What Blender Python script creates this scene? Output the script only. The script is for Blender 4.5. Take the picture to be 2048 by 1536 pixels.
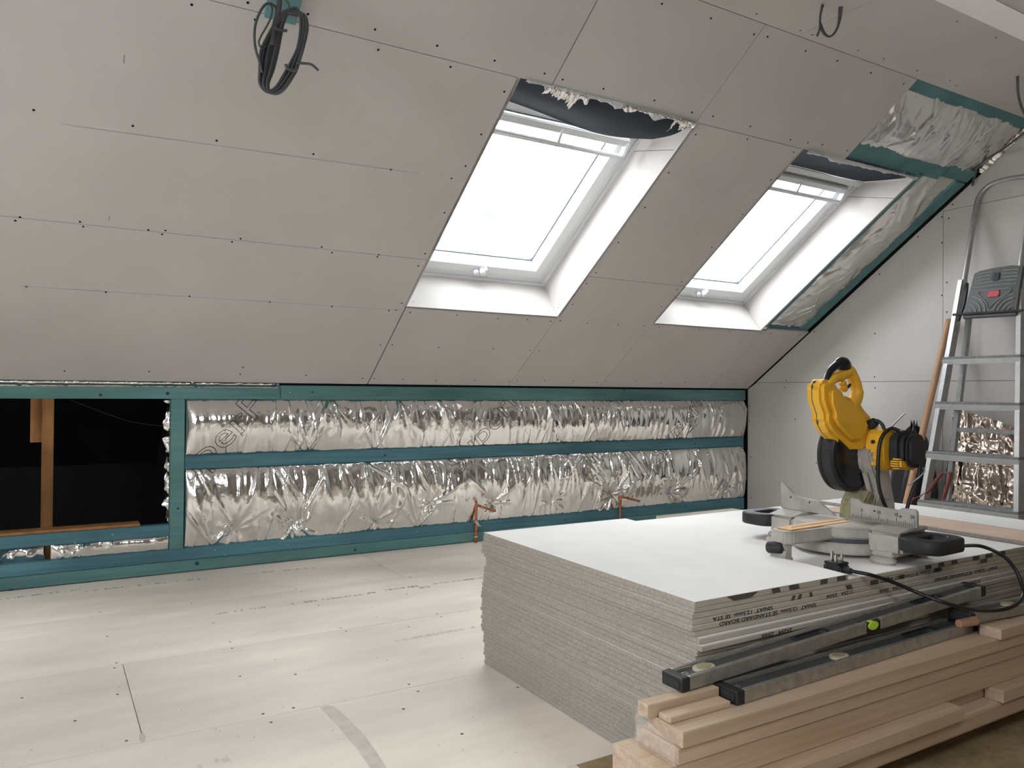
import bpy, bmesh, math, random
import numpy as np
from mathutils import Vector, Matrix
for o in list(bpy.data.objects): bpy.data.objects.remove(o)
SC = bpy.context.scene
COL = SC.collection
PI = math.pi

# ------------------------------------------------------------------ camera, sky, exposure
FPX, YAW, PITCH, ROLL = 1550.71, 0.53998, 0.00991, 0.00747      # focal length in pixels of the 2048 px wide frame
EYE = np.array([0, 0, .83])
fw0 = np.array([math.sin(YAW), math.cos(YAW), 0]); rt0 = np.array([math.cos(YAW), -math.sin(YAW), 0]); up0 = np.array([0, 0, 1.])
FW = fw0*math.cos(PITCH)+up0*math.sin(PITCH); u_ = up0*math.cos(PITCH)-fw0*math.sin(PITCH)
RT = rt0*math.cos(ROLL)+u_*math.sin(ROLL); UP = u_*math.cos(ROLL)-rt0*math.sin(ROLL)
cam = bpy.data.cameras.new('camera'); camo = bpy.data.objects.new('camera', cam); COL.objects.link(camo)
cam.sensor_width = 36; cam.lens = FPX/2048*36; cam.clip_start = .02
camo.matrix_world = Matrix(((RT[0], UP[0], -FW[0], 0), (RT[1], UP[1], -FW[1], 0), (RT[2], UP[2], -FW[2], .83), (0, 0, 0, 1)))
SC.camera = camo
SC.view_settings.view_transform = 'Standard'; SC.view_settings.look = 'None'
SC.view_settings.gamma = 1; SC.view_settings.use_curve_mapping = False
SC.view_settings.exposure = 0.18
SKY = 16.0
w = bpy.data.worlds.new('sky'); SC.world = w; w.use_nodes = True
nt = w.node_tree; nt.nodes.clear()
def wn(t): return nt.nodes.new(t)
out = wn('ShaderNodeOutputWorld'); bg = wn('ShaderNodeBackground'); tc = wn('ShaderNodeTexCoord')
no = wn('ShaderNodeTexNoise'); no.inputs['Scale'].default_value = 2.2; no.inputs['Detail'].default_value = 5
mp = wn('ShaderNodeMapping'); mp.inputs['Location'].default_value = (6.0704, 3.3723, 3.9507)
rp = wn('ShaderNodeValToRGB'); rp.color_ramp.elements[0].position = .398; rp.color_ramp.elements[1].position = .437
rp.color_ramp.elements[0].color = (.060, .086, .102, 1); rp.color_ramp.elements[1].color = (.935, .97, 1, 1)
nt.links.new(tc.outputs['Generated'], mp.inputs['Vector']); nt.links.new(mp.outputs['Vector'], no.inputs['Vector'])
nt.links.new(no.outputs['Fac'], rp.inputs['Fac']); nt.links.new(rp.outputs['Color'], bg.inputs['Color'])
bg.inputs['Strength'].default_value = SKY; nt.links.new(bg.outputs['Background'], out.inputs['Surface'])

# ------------------------------------------------------------------ room measures (metres)
D, KH, TH, XG, HC = 3.7776, .8627, .62330, 4.1741, 2.1791   # knee wall y, knee height, roof pitch, gable x, ceiling z
XL, YB = -2.7, -1.4                                          # left gable, wall behind the camera
CT, ST = math.cos(TH), math.sin(TH)
VC = (HC-KH)/ST                                              # slope length up to the flat ceiling
YC = D-VC*CT
S0 = np.array([0, D, KH]); SD = np.array([0, -CT, ST]); SO = np.array([0, ST, CT])   # slope origin, up-slope, outward
def SP(x, v, off=0.): return np.array([x, 0, 0])+S0+SD*v+SO*off
def ray(px, py): return FW+RT*(px-1024)/FPX-UP*(py-768)/FPX
def hit(px, py, n, d):
    n = np.array(n, float); v = ray(px, py); return EYE+v*((d-n@EYE)/(n@v))
def pz(px, py, z): return hit(px, py, (0, 0, 1), z)
def py_(px, py, y=None): return hit(px, py, (0, 1, 0), D if y is None else y)
def px_(px, py, x=None): return hit(px, py, (1, 0, 0), XG if x is None else x)
def ps(px, py, off=0.):
    q = hit(px, py, SO, SO@S0+off); return np.array([q[0], (q-S0)@SD])

# ------------------------------------------------------------------ materials
M = {}
def mat(name, col, rough=.6, metal=0., noise=None, bump=None, spec=.5, grain=None, spots=None):
    """noise=(scale, amount, stretch xyz) value variation; grain=(second colour, scale xyz); bump=(scale, strength); spots=(scale, size, colour)"""
    m = bpy.data.materials.new(name); m.use_nodes = True; t = m.node_tree
    b = t.nodes['Principled BSDF']; b.inputs['Roughness'].default_value = rough; b.inputs['Metallic'].default_value = metal
    b.inputs['Specular IOR Level'].default_value = spec
    b.inputs['Base Color'].default_value = (*col, 1)
    tc = t.nodes.new('ShaderNodeTexCoord'); oi = t.nodes.new('ShaderNodeObjectInfo'); va = t.nodes.new('ShaderNodeVectorMath'); va.operation = 'MULTIPLY_ADD'
    va.inputs[0].default_value = (31, 17, 23); t.links.new(oi.outputs['Random'], va.inputs[1]); t.links.new(tc.outputs['Object'], va.inputs[2])
    def nz(scale, stretch=(1, 1, 1), detail=4, rough=.55):
        mp = t.nodes.new('ShaderNodeMapping'); mp.inputs['Scale'].default_value = stretch
        n = t.nodes.new('ShaderNodeTexNoise'); n.inputs['Scale'].default_value = scale; n.inputs['Detail'].default_value = detail; n.inputs['Roughness'].default_value = rough
        t.links.new(va.outputs[0], mp.inputs['Vector']); t.links.new(mp.outputs['Vector'], n.inputs['Vector']); return n
    def mix(fac, a, c2, mode='MIX'):
        x = t.nodes.new('ShaderNodeMix'); x.data_type = 'RGBA'; x.blend_type = mode
        if isinstance(fac, float): x.inputs[0].default_value = fac
        else: t.links.new(fac, x.inputs[0])
        for i, v in ((6, a), (7, c2)):
            if isinstance(v, tuple): x.inputs[i].default_value = (*v, 1)
            else: t.links.new(v, x.inputs[i])
        return x.outputs[2]
    def ramp(sock, lo, hi):
        r = t.nodes.new('ShaderNodeMapRange'); r.inputs[1].default_value = lo; r.inputs[2].default_value = hi
        t.links.new(sock, r.inputs[0]); return r.outputs[0]
    cur = col
    if grain:
        n = nz(1, grain[1], 5, .65); cur = mix(ramp(n.outputs['Fac'], .38, .64), cur, grain[0])
    if noise:
        n = nz(noise[0], noise[2] if len(noise) > 2 else (1, 1, 1))
        k = noise[1]; dark = tuple(max(0, 1-k) for _ in range(3)); lite = (1+k*.4,)*3
        f = mix(ramp(n.outputs['Fac'], .3, .7), dark, lite)
        cur = mix(1., cur, f, 'MULTIPLY')
    if spots:
        n = nz(spots[0], (1, 1, 1), 2); cur = mix(ramp(n.outputs['Fac'], spots[1], spots[1]+.05), cur, spots[2])
    if not isinstance(cur, tuple): t.links.new(cur, b.inputs['Base Color'])
    if bump:
        n = nz(bump[0], bump[2] if len(bump) > 2 else (1, 1, 1)); bp = t.nodes.new('ShaderNodeBump'); bp.inputs['Strength'].default_value = bump[1]; bp.inputs['Distance'].default_value = .002
        t.links.new(n.outputs['Fac'], bp.inputs['Height']); t.links.new(bp.outputs['Normal'], b.inputs['Normal'])
    M[name] = m; return m
mat('plaster', (.555, .53, .507), .85, noise=(2.5, .06), spec=.25)
mat('plaster_white', (.90, .885, .865), .8, noise=(5, .05), spec=.25)
mat('gypsum', (.43, .39, .35), .95, noise=(160, .22), bump=(300, .35), spec=.1)
mat('paper_edge', (.52, .47, .395), .8, noise=(30, .12, (.3, 1, 1)), spec=.2)
mat('peach', (.74, .57, .44), .8, noise=(8, .10), spec=.2)
mat('chipboard', (.88, .805, .71), .75, noise=(3.2, .12, (.55, 1.8, 1)), bump=(130, .12), spec=.2, grain=((.79, .725, .65), (1.2, 3, 1)), spots=(45, .76, (.52, .48, .42)))
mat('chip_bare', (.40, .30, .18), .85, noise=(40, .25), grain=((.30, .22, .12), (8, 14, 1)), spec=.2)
mat('chip_edge', (.38, .27, .17), .9, noise=(200, .3))
mat('smear', (.66, .605, .53), .85, noise=(30, .12))
mat('teal', (.145, .285, .272), .75, noise=(6, .30, (.25, 1, 1)), grain=((.105, .24, .25), (3, 60, 60)), spec=.25)
mat('teal_blue', (.11, .25, .30), .75, noise=(6, .30, (.25, 1, 1)), grain=((.08, .20, .25), (3, 60, 60)), spec=.25)
mat('teal_slope', (.13, .27, .28), .75, noise=(5, .22), spec=.25)
mat('knot', (.02, .06, .07), .8)
mat('pine', (.66, .52, .375), .6, grain=((.56, .40, .27), (1.5, 70, 70)), noise=(5, .16, (.3, 1, 1)), spec=.3)
mat('pine_end', (.66, .51, .40), .85, noise=(90, .25), grain=((.56, .42, .32), (1, 40, 90)))
mat('rafter', (.42, .20, .07), .8, noise=(20, .35, (1, 1, .2)))
mat('foil', (.87, .86, .845), .13, 1., bump=(300, .07))
mat('foil_soft', (.84, .83, .815), .27, 1., bump=(200, .05))
mat('foil_reflect_brown', (.62, .52, .44), .22, 1., bump=(60, .25))  # brown tint paints in the reflection of nearby timbers
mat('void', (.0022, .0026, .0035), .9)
mat('backroom', (.33, .30, .27), .85, noise=(3, .2))
mat('black', (.012, .012, .013), .5)
mat('screw', (.006, .006, .006), .7, spec=.1)
mat('ink', (.02, .02, .022), .7)
mat('ink_soft', (.27, .26, .25), .8)
mat('ink_edge', (.085, .075, .062), .8)
mat('white_frame', (.72, .735, .75), .35)
mat('gap', (.10, .11, .12), .8)
mat('spacer', (.20, .23, .26), .4, .6)
mat('membrane', (.030, .038, .048), .85, noise=(7, .12), spec=.15)
mat('void_line', (.035, .035, .04), .6)
mat('ink_faint', (.64, .60, .545), .8)
mat('wool', (.62, .63, .64), .95, bump=(90, .8))
mat('cable', (.075, .080, .085), .38)
mat('cable_black', (.010, .010, .011), .35)
mat('copper', (.55, .21, .11), .32, .85, noise=(50, .4))
mat('wipe', (.62, .62, .6), .8)
mat('yellow', (.90, .50, .035), .45, noise=(10, .12))
mat('cast', (.50, .47, .43), .65, 0., noise=(18, .22), bump=(160, .25))
mat('cast_dust', (.36, .33, .19), .85, noise=(40, .4))
mat('plate', (.50, .485, .45), .5, .2, noise=(25, .2))
mat('black_plastic', (.022, .023, .025), .55, noise=(30, .4))
mat('black_gloss', (.012, .013, .016), .18)
mat('guard', (.020, .021, .022), .5, noise=(40, .4))
mat('kerf', (.78, .52, .24), .6, grain=((.80, .36, .10), (3, 45, 45)))
mat('brass', (.72, .70, .66), .25, 1.)
mat('alu', (.46, .46, .46), .42, .8, noise=(30, .12))
mat('alu_dull', (.40, .41, .41), .55, .5, noise=(40, .2))
mat('tread', (.24, .25, .25), .7, .1, noise=(60, .25))
mat('dark_grey', (.075, .078, .082), .55)
mat('red', (.50, .06, .07), .6)
mat('strap', (.35, .12, .10), .8)
mat('level_web', (.105, .105, .106), .40, .3, noise=(60, .3))
mat('level_edge', (.46, .45, .42), .35, .7, noise=(50, .25))
mat('vial', (.48, .78, .06), .15)
mat('vial_dull', (.42, .36, .20), .25)
mat('lens', (.62, .58, .48), .3)
mat('handle_wood', (.52, .30, .18), .5, noise=(14, .15, (1, 1, .2)))
mat('sack', (.016, .018, .022), .35, bump=(30, .4))
mat('sack_blue', (.030, .036, .050), .4, bump=(30, .4))
def glass():
    m = bpy.data.materials.new('glass'); m.use_nodes = True; t = m.node_tree; t.nodes.clear()
    o = t.nodes.new('ShaderNodeOutputMaterial'); tr = t.nodes.new('ShaderNodeBsdfTransparent'); gl = t.nodes.new('ShaderNodeBsdfGlossy')
    gl.inputs['Roughness'].default_value = .02; tr.inputs['Color'].default_value = (.95, .95, .95, 1)
    lf = t.nodes.new('ShaderNodeLayerWeight'); lf.inputs['Blend'].default_value = .5
    pw = t.nodes.new('ShaderNodeMath'); pw.operation = 'POWER'; pw.inputs[1].default_value = 5; t.links.new(lf.outputs['Facing'], pw.inputs[0])
    lw = t.nodes.new('ShaderNodeMath'); lw.operation = 'MULTIPLY_ADD'; lw.inputs[1].default_value = .9; lw.inputs[2].default_value = .03; t.links.new(pw.outputs[0], lw.inputs[0]); mx = t.nodes.new('ShaderNodeMixShader')
    t.links.new(lw.outputs[0], mx.inputs[0]); t.links.new(tr.outputs[0], mx.inputs[1]); t.links.new(gl.outputs[0], mx.inputs[2]); t.links.new(mx.outputs[0], o.inputs[0])
    M['glass'] = m
glass()

# ------------------------------------------------------------------ helpers
def tag(o, label=None, cat=None, group=None, kind=None):
    if label: o['label'] = label
    if cat: o['category'] = cat
    if group: o['group'] = group
    if kind: o['kind'] = kind
    return o
def empty(name, loc, label=None, cat=None, group=None, kind=None):
    o = bpy.data.objects.new(name, None); COL.objects.link(o); o.location = [float(v) for v in loc]; o.empty_display_size = .05
    return tag(o, label, cat, group, kind)
def world_off(o):
    v = Vector((0, 0, 0))
    while o is not None: v += o.location; o = o.parent
    return v
def link(name, me, m, parent=None, smooth=False):
    """me: mesh in world coordinates. A top-level mesh gets its origin at its base; a child is moved into its parent's frame."""
    for mm in (m if isinstance(m, (list, tuple)) else [m]): me.materials.append(M[mm])
    o = bpy.data.objects.new(name, me); COL.objects.link(o)
    if len(me.vertices):
        co = np.empty(len(me.vertices)*3); me.vertices.foreach_get('co', co); co = co.reshape(-1, 3)
        lo, hi = co.min(0), co.max(0); base = np.array([(lo[0]+hi[0])/2, (lo[1]+hi[1])/2, lo[2]])
        me.vertices.foreach_set('co', (co-base).ravel()); me.update()
        if parent is not None: o.parent = parent; o.location = Vector(base)-world_off(parent)
        else: o.location = base
    if smooth:
        me.polygons.foreach_set('use_smooth', [True]*len(me.polygons))
    return o
def mesh(name, vs, fs):
    me = bpy.data.meshes.new(name); me.from_pydata([tuple(map(float, v)) for v in vs], [], fs); me.update(); return me
def box_me(x0, x1, y0, y1, z0, z1, bev=0., name='box'):
    bm = bmesh.new(); bmesh.ops.create_cube(bm, size=1)
    for v in bm.verts: v.co = Vector(((x0+x1)/2+v.co.x*(x1-x0), (y0+y1)/2+v.co.y*(y1-y0), (z0+z1)/2+v.co.z*(z1-z0)))
    if bev: bmesh.ops.bevel(bm, geom=bm.edges[:], offset=bev, segments=2, affect='EDGES', profile=.5)
    me = bpy.data.meshes.new(name); bm.to_mesh(me); bm.free(); return me
def box(name, x0, x1, y0, y1, z0, z1, m, parent=None, bev=0.): return link(name, box_me(x0, x1, y0, y1, z0, z1, bev), m, parent)
def prism_me(poly, fn, t0, t1, bev=0.):
    """poly: 2D outline; fn(a, b, t) -> world point; solid between t0 and t1"""
    n = len(poly); vs = [fn(a, b, t0) for a, b in poly]+[fn(a, b, t1) for a, b in poly]
    fs = [tuple(range(n))[::-1], tuple(range(n, 2*n))]+[(i, (i+1) % n, n+(i+1) % n, n+i) for i in range(n)]
    me = mesh('prism', vs, fs); bm = bmesh.new(); bm.from_mesh(me); bmesh.ops.recalc_face_normals(bm, faces=bm.faces)
    if bev: bmesh.ops.bevel(bm, geom=[e for e in bm.edges if e.calc_face_angle(0) > .5], offset=bev, segments=2, affect='EDGES')
    bm.to_mesh(me); bm.free(); return me
def prism(name, poly, fn, t0, t1, m, parent=None, bev=0.): return link(name, prism_me(poly, fn, t0, t1, bev), m, parent)
def smooth_path(pts, n=8):
    P = [np.array(p, float) for p in pts]; out = []
    for i in range(len(P)-1):
        p0, p1, p2, p3 = P[max(i-1, 0)], P[i], P[i+1], P[min(i+2, len(P)-1)]
        for k in range(n):
            t = k/n; out.append(.5*((2*p1)+(p2-p0)*t+(2*p0-5*p1+4*p2-p3)*t*t+(3*p1-p0-3*p2+p3)*t**3))
    out.append(P[-1]); return out
def tube_me(pts, rad, seg=8, closed=False):
    P = [np.array(p, float) for p in pts]; n = len(P); R = rad if isinstance(rad, (list, tuple)) else [rad]*n
    vs, fs = [], []; ref = None
    for i in range(n):
        a, b = (P[i-1], P[(i+1) % n]) if closed else (P[max(i-1, 0)], P[min(i+1, n-1)])
        t = b-a; t /= (np.linalg.norm(t)+1e-12)
        if ref is None: ref = np.array([0, 0, 1.]) if abs(t[2]) < .9 else np.array([1., 0, 0])
        u = ref-t*(ref@t); u /= np.linalg.norm(u)+1e-12; v = np.cross(t, u); ref = u
        for k in range(seg): vs.append(P[i]+R[i]*(u*math.cos(2*PI*k/seg)+v*math.sin(2*PI*k/seg)))
    for i in range(n if closed else n-1):
        j = (i+1) % n
        for k in range(seg): fs.append((i*seg+k, i*seg+(k+1) % seg, j*seg+(k+1) % seg, j*seg+k))
    if not closed: fs += [tuple(range(seg))[::-1], tuple(range((n-1)*seg, n*seg))]
    return mesh('tube', vs, fs)
def tube(name, pts, rad, m, parent=None, seg=8, closed=False): return link(name, tube_me(pts, rad, seg, closed), m, parent, True)
def join_me(mes):
    vs, fs = [], []
    for me in mes:
        k = len(vs); vs += [tuple(v.co) for v in me.vertices]; fs += [tuple(k+i for i in p.vertices) for p in me.polygons]
    return mesh('joined', vs, fs)
def cyl_me(p0, p1, r0, r1=None, seg=24, bev=0.):
    p0, p1 = np.array(p0, float), np.array(p1, float); r1 = r0 if r1 is None else r1
    if not bev: return tube_me([p0, p1], [r0, r1], seg)
    L = np.linalg.norm(p1-p0); d = (p1-p0)/L
    return tube_me([p0, p0+d*1e-5, p0+d*bev, p1-d*bev, p1-d*1e-5, p1], [r0-bev, r0-bev*.9, r0, r1, r1-bev*.9, r1-bev], seg)
def cyl(name, p0, p1, r0, m, parent=None, r1=None, seg=24, bev=0., smooth=True): return link(name, cyl_me(p0, p1, r0, r1, seg, bev), m, parent, smooth and bev == 0 and seg > 12)
def shape_me(outlines, depth, bevel=0.):
    """flat outlines (first the outside, further ones holes) -> solid slab in local xy, z from -depth/2 to depth/2"""
    cu = bpy.data.curves.new('shape', 'CURVE'); cu.dimensions = '2D'; cu.fill_mode = 'BOTH'; cu.extrude = depth/2-bevel; cu.bevel_depth = bevel; cu.bevel_resolution = 1
    for pl in outlines:
        s = cu.splines.new('POLY'); s.points.add(len(pl)-1); s.use_cyclic_u = True
        for p, q in zip(s.points, pl): p.co = (q[0], q[1], 0, 1)
    return curve_me(cu)
def curve_me(cu):
    o = bpy.data.objects.new('tmp', cu); COL.objects.link(o)
    dg = bpy.context.evaluated_depsgraph_get(); me = bpy.data.meshes.new_from_object(o.evaluated_get(dg)); bpy.data.objects.remove(o); bpy.data.curves.remove(cu)
    me.materials.clear(); return me
def text_me(s, size, outline=0., extrude=0., sx=1.):
    cu = bpy.data.curves.new('text', 'FONT'); cu.body = s; cu.size = size; cu.extrude = extrude
    cu.resolution_u = 3; cu.offset = 0 if outline else size*.022
    if outline: cu.fill_mode = 'NONE'; cu.bevel_depth = outline; cu.bevel_resolution = 0
    me = curve_me(cu)
    for v in me.vertices: v.co.x *= sx
    return me
def xf(me, fn):
    for v in me.vertices: v.co = Vector([float(c) for c in fn(*v.co)])
    me.update(); return me
def rrect(w, h, r, n=5, cx=0., cy=0.):
    out = []
    for sx, sy, a0 in ((1, 1, 0), (-1, 1, 90), (-1, -1, 180), (1, -1, 270)):
        for k in range(n+1):
            a = math.radians(a0+90*k/n); out.append((cx+sx*(w/2-r)+r*math.cos(a), cy+sy*(h/2-r)+r*math.sin(a)))
    return out
def discs_me(pts, nrm, r, seg=7, t=.0008):
    nrm = np.array(nrm, float); a = np.cross(nrm, [.3, .9, .2]); a /= np.linalg.norm(a); b = np.cross(nrm, a); vs, fs = [], []
    for p in pts:
        k = len(vs); p = np.array(p)+nrm*t
        vs += [p+r*(a*math.cos(2*PI*i/seg)+b*math.sin(2*PI*i/seg)) for i in range(seg)]+[p+nrm*.0004-nrm*.001]
        fs += [(k+i, k+(i+1) % seg, k+seg) for i in range(seg)]
    return mesh('discs', vs, fs)
rng = np.random.default_rng(7)
TAB = rng.random((256, 256))
def vnoise(x, y, s=0):
    x = x+s*17.3; y = y+s*31.7
    xi = np.floor(x).astype(int); yi = np.floor(y).astype(int); fx = x-xi; fy = y-yi
    fx = fx*fx*(3-2*fx); fy = fy*fy*(3-2*fy)
    g = lambda i, j: TAB[(xi+i) % 256, (yi+j) % 256]
    return (g(0, 0)*(1-fx)+g(1, 0)*fx)*(1-fy)+(g(0, 1)*(1-fx)+g(1, 1)*fx)*fy
def ridged(x, y, s=0): return 1-np.abs(2*vnoise(x, y, s)-1)
def grid_link(name, P, m, parent, smooth=True):
    """P: (nv, nu, 3) array of points"""
    nv, nu = P.shape[:2]; me = bpy.data.meshes.new(name)
    idx = np.arange(nv*nu).reshape(nv, nu); q = np.stack([idx[:-1, :-1], idx[:-1, 1:], idx[1:, 1:], idx[1:, :-1]], -1).reshape(-1, 4)
    me.vertices.add(nv*nu); me.vertices.foreach_set('co', P.reshape(-1)); me.loops.add(q.size); me.loops.foreach_set('vertex_index', q.ravel().astype(np.int32))
    me.polygons.add(len(q)); me.polygons.foreach_set('loop_start', np.arange(0, q.size, 4, dtype=np.int32)); me.polygons.foreach_set('loop_total', np.full(len(q), 4, dtype=np.int32))
    me.update(calc_edges=True); me.validate(); return link(name, me, m, parent, smooth)
def add_pleat(h, U, V, u0, v0, ang, L, w0, w1, a, asym=.35):
    """one sharp fold: starts at (u0, v0), runs along ang for L, widens from w0 to w1"""
    c, s = math.cos(ang), math.sin(ang); t = (U-u0)*c+(V-v0)*s; d = -(U-u0)*s+(V-v0)*c
    ww = w0+(w1-w0)*np.clip(t/L, 0, 1); prof = np.where(d > 0, 1-d/(ww*(1+asym)), 1+d/(ww*(1-asym)*.6))
    env = np.clip(t/(.12*L), 0, 1)*np.clip((L-t)/(.55*L), 0, 1)
    h += a*np.clip(prof, 0, 1)*env*(t > 0)*(t < L)

# ================================================================== FLOOR
floor = empty('floor', (0, 0, 0), kind='structure'); floor['label'] = 'pale dusty chipboard loft floor'
rows = [D+.02, 3.2116, 2.6116, 2.0116, 1.4116, .8116, .2116, -.3884, -.9884, YB-.05]
joints = {0: [1.374, -1.026, 3.774], 1: [-.62, 1.78], 2: [.2047, 2.6047, -2.195], 3: [1.32, -1.08, 3.72], 4: [1.02, -1.38, 3.42], 5: [1.06, 3.46, -1.34], 6: [1.04, -1.36], 7: [1, -1.4, 3.4], 8: [0, 2.4]}
for k in range(len(rows)-1):
    xs = [XL-.05]+sorted(joints[k])+[XG+.05]
    for a, b in zip(xs[:-1], xs[1:]):
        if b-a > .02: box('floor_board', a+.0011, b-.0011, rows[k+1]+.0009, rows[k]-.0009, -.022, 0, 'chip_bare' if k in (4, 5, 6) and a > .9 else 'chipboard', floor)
box('joist_deck', XL-.1, XG+.1, YB-.1, D+1.3, -.06, -.024, 'void', floor)
# prints, smears and screw holes on the boards
fp = []
def fprint(x0, x1, y, hgt, seed, m=None, gapp=.25):
    r = random.Random(seed); x = x0; bs = []
    while x < x1:
        wd = hgt*r.uniform(.35, .75)
        if r.random() > gapp:
            k = r.randint(2, 3)
            for i in range(k):
                if r.random() < .8: bs.append((x+wd*i/k, x+wd*i/k+wd*.22, y, y+hgt*r.uniform(.5, 1)))
            if r.random() < .7: bs.append((x, x+wd*.9, y+hgt*r.choice((0, .42, .84)), y+hgt*r.choice((0, .42, .84))+hgt*.16))
            x += wd*1.18
        else: x += wd*r.uniform(1., 2.2)
    vs, fs = [], []
    for a, b, c, d in bs:
        k = len(vs); c, d = min(c, d), max(c, d); zq = .0003+k*3e-6; vs += [(a, c, zq), (b, c, zq), (b, d, zq), (a, d, zq)]; fs.append((k, k+1, k+2, k+3))
    return mesh('p', vs, fs)
def on_floor(px, py): return pz(px, py, 0)
for (pa, pb, hgt, seed, m) in (((0, 1200), (160, 1180), .017, 1, 'ink_soft'), ((170, 1184), (255, 1174), .017, 2, 'ink_soft'), ((275, 1172), (420, 1157), .017, 3, 'ink_soft'), ((480, 1150), (632, 1136), .017, 4, 'ink_soft'),
                       ((430, 1230), (482, 1222), .018, 5, 'ink_soft'), ((482, 1222), (632, 1203), .024, 6, 'ink_soft'), ((640, 1201), (735, 1189), .014, 7, 'ink_soft'), ((738, 1188), (812, 1176), .022, 8, 'ink_soft'), ((818, 1176), (838, 1173), .022, 9, 'ink_soft'), ((866, 1169), (968, 1156), .014, 10, 'ink_soft'),
                       ((790, 1284), (860, 1272), .016, 11, 'ink_faint'), ((832, 1277), (962, 1254), .026, 12, 'ink_faint')):
    A, B = on_floor(*pa), on_floor(*pb)
    me = fprint(A[0], B[0], 0, hgt, seed); sl = (B[1]-A[1])/(B[0]-A[0]+1e-9)
    xf(me, lambda x, y, z: (x, A[1]+sl*(x-A[0])+y, z)); o = link('board_print', me, m, floor)
ce = text_me('CE', .034, sx=1.3); c0 = on_floor(861, 1173); xf(ce, lambda x, y, z: (c0[0]-x, c0[1]-y+.012, .0005)); link('board_print', ce, 'ink_soft', floor)
for p_, q_, hg, sd in (((430, 1524), (463, 1519), .03, 31), ((395, 1535), (460, 1531), .026, 32)):
    A, B = on_floor(*p_), on_floor(*q_); me = fprint(A[0], B[0], A[1]-.01, hg, sd, gapp=.1); link('board_print', me, 'ink_faint', floor)
def floor_patch(name, pts, m):
    vs = [(*on_floor(*p)[:2], .0005) for p in pts]; return link(name, mesh('patch', vs, [tuple(range(len(vs)))]), m, floor)
floor_patch('glue_smear', [(640, 1415), (655, 1411), (668, 1412), (700, 1440), (728, 1470), (750, 1500), (770, 1530), (788, 1560), (758, 1562), (735, 1528), (716, 1500), (698, 1478), (670, 1445)], 'smear')
floor_patch('glue_spot', [(279, 1469), (285, 1466), (291, 1470), (292, 1478), (289, 1484), (283, 1485), (279, 1480)], 'smear')
fs_px = [(233, 1326), (229, 1336), (235, 1389), (150, 1442), (526, 1428), (542, 1445), (460, 1284), (464, 1297), (480, 1353), (591, 1349), (427, 1246), (200, 1224), (592, 1178), (603, 1184), (637, 1211), (813, 1188), (874, 1228), (882, 1234), (681, 1256), (692, 1263), (807, 1418), (818, 1369), (836, 1383), (253, 1482), (924, 1468), (1035, 1375), (817, 1254), (820, 1154.5), (44, 1396), (587, 1416), (383, 1206), (214, 1273)]
link('floor_screws', discs_me([on_floor(*p) for p in fs_px], (0, 0, 1), .0042, 6, .0006), 'ink_edge', floor)['kind'] = 'stuff'
r_ = random.Random(5)
crumbs = []
for _ in range(150):
    x, y = r_.uniform(-.2, 1.15), r_.uniform(1.2, 3.7); s = r_.uniform(.001, .0026)
    crumbs.append(box_me(x, x+s*r_.uniform(.6, 2), y, y+s, 0.0003, s*.6))
link('floor_debris', join_me(crumbs), 'smear', floor)['kind'] = 'stuff'

# ================================================================== SLOPING CEILING (boards, screws, exposed bay)
slope = empty('ceiling_sloping', S0, kind='structure'); slope['label'] = 'sloping plasterboard ceiling with two roof windows'
G = .0012
def sboard(x0, x1, v0, v1, name='plasterboard_panel'):
    return prism(name, [(x0+G, v0+G), (x1-G, v0+G), (x1-G, v1-G), (x0+G, v1-G)], SP, 0, .0125, 'plaster', slope)
S1, S2 = .9092, 1.8185
W1 = (1.405, 2.238); W2 = (2.890, 3.738); WV0, WV1 = .607, 1.822
W_ADD = (-1.30, -.46); W4 = (-2.2, -1.9)                        # unseen window added for daylight, left of the frame (W4: plain board strip)
for x0, x1, v0, v1 in ((-.397, 1.4012, 0, S1), (W_ADD[0], -.397, 0, WV0), (W4[0], W4[1], 0, S1), (W4[0], W4[1], S1, S2), (W4[1], W_ADD[0], 0, S1), (W4[1], W_ADD[0], S1, S2), (W_ADD[1], -.397, S1, S2), (W_ADD[1], -.397, WV0, S1), (XL, W4[0], 0, S1), (XL, W4[0], S1, S2), (W1[0], 2.240, 0, WV0), (2.240, 2.880, 0, S1), (2.880, 3.790, 0, WV0), (3.790, XG-.003, 0, .622),
                       (-.397, W1[0], S1, S2), (W1[1], W2[0], S1, S2),
                       (-2.064, -.264, S2, VC), (-.264, 1.5335, S2, VC), (1.536, 2.236, S2, VC), (2.236, 3.18, S2, VC), (XL, -2.064, S2, VC)):
    sboard(x0, x1, v0, v1)
# small wedge between board row 1 and the window head of window 2
prism('plasterboard_panel', [(2.880, S1), (2.889, S1), (2.889, WV0), (2.880, WV0)], SP, 0, .0125, 'plaster', slope)
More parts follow.
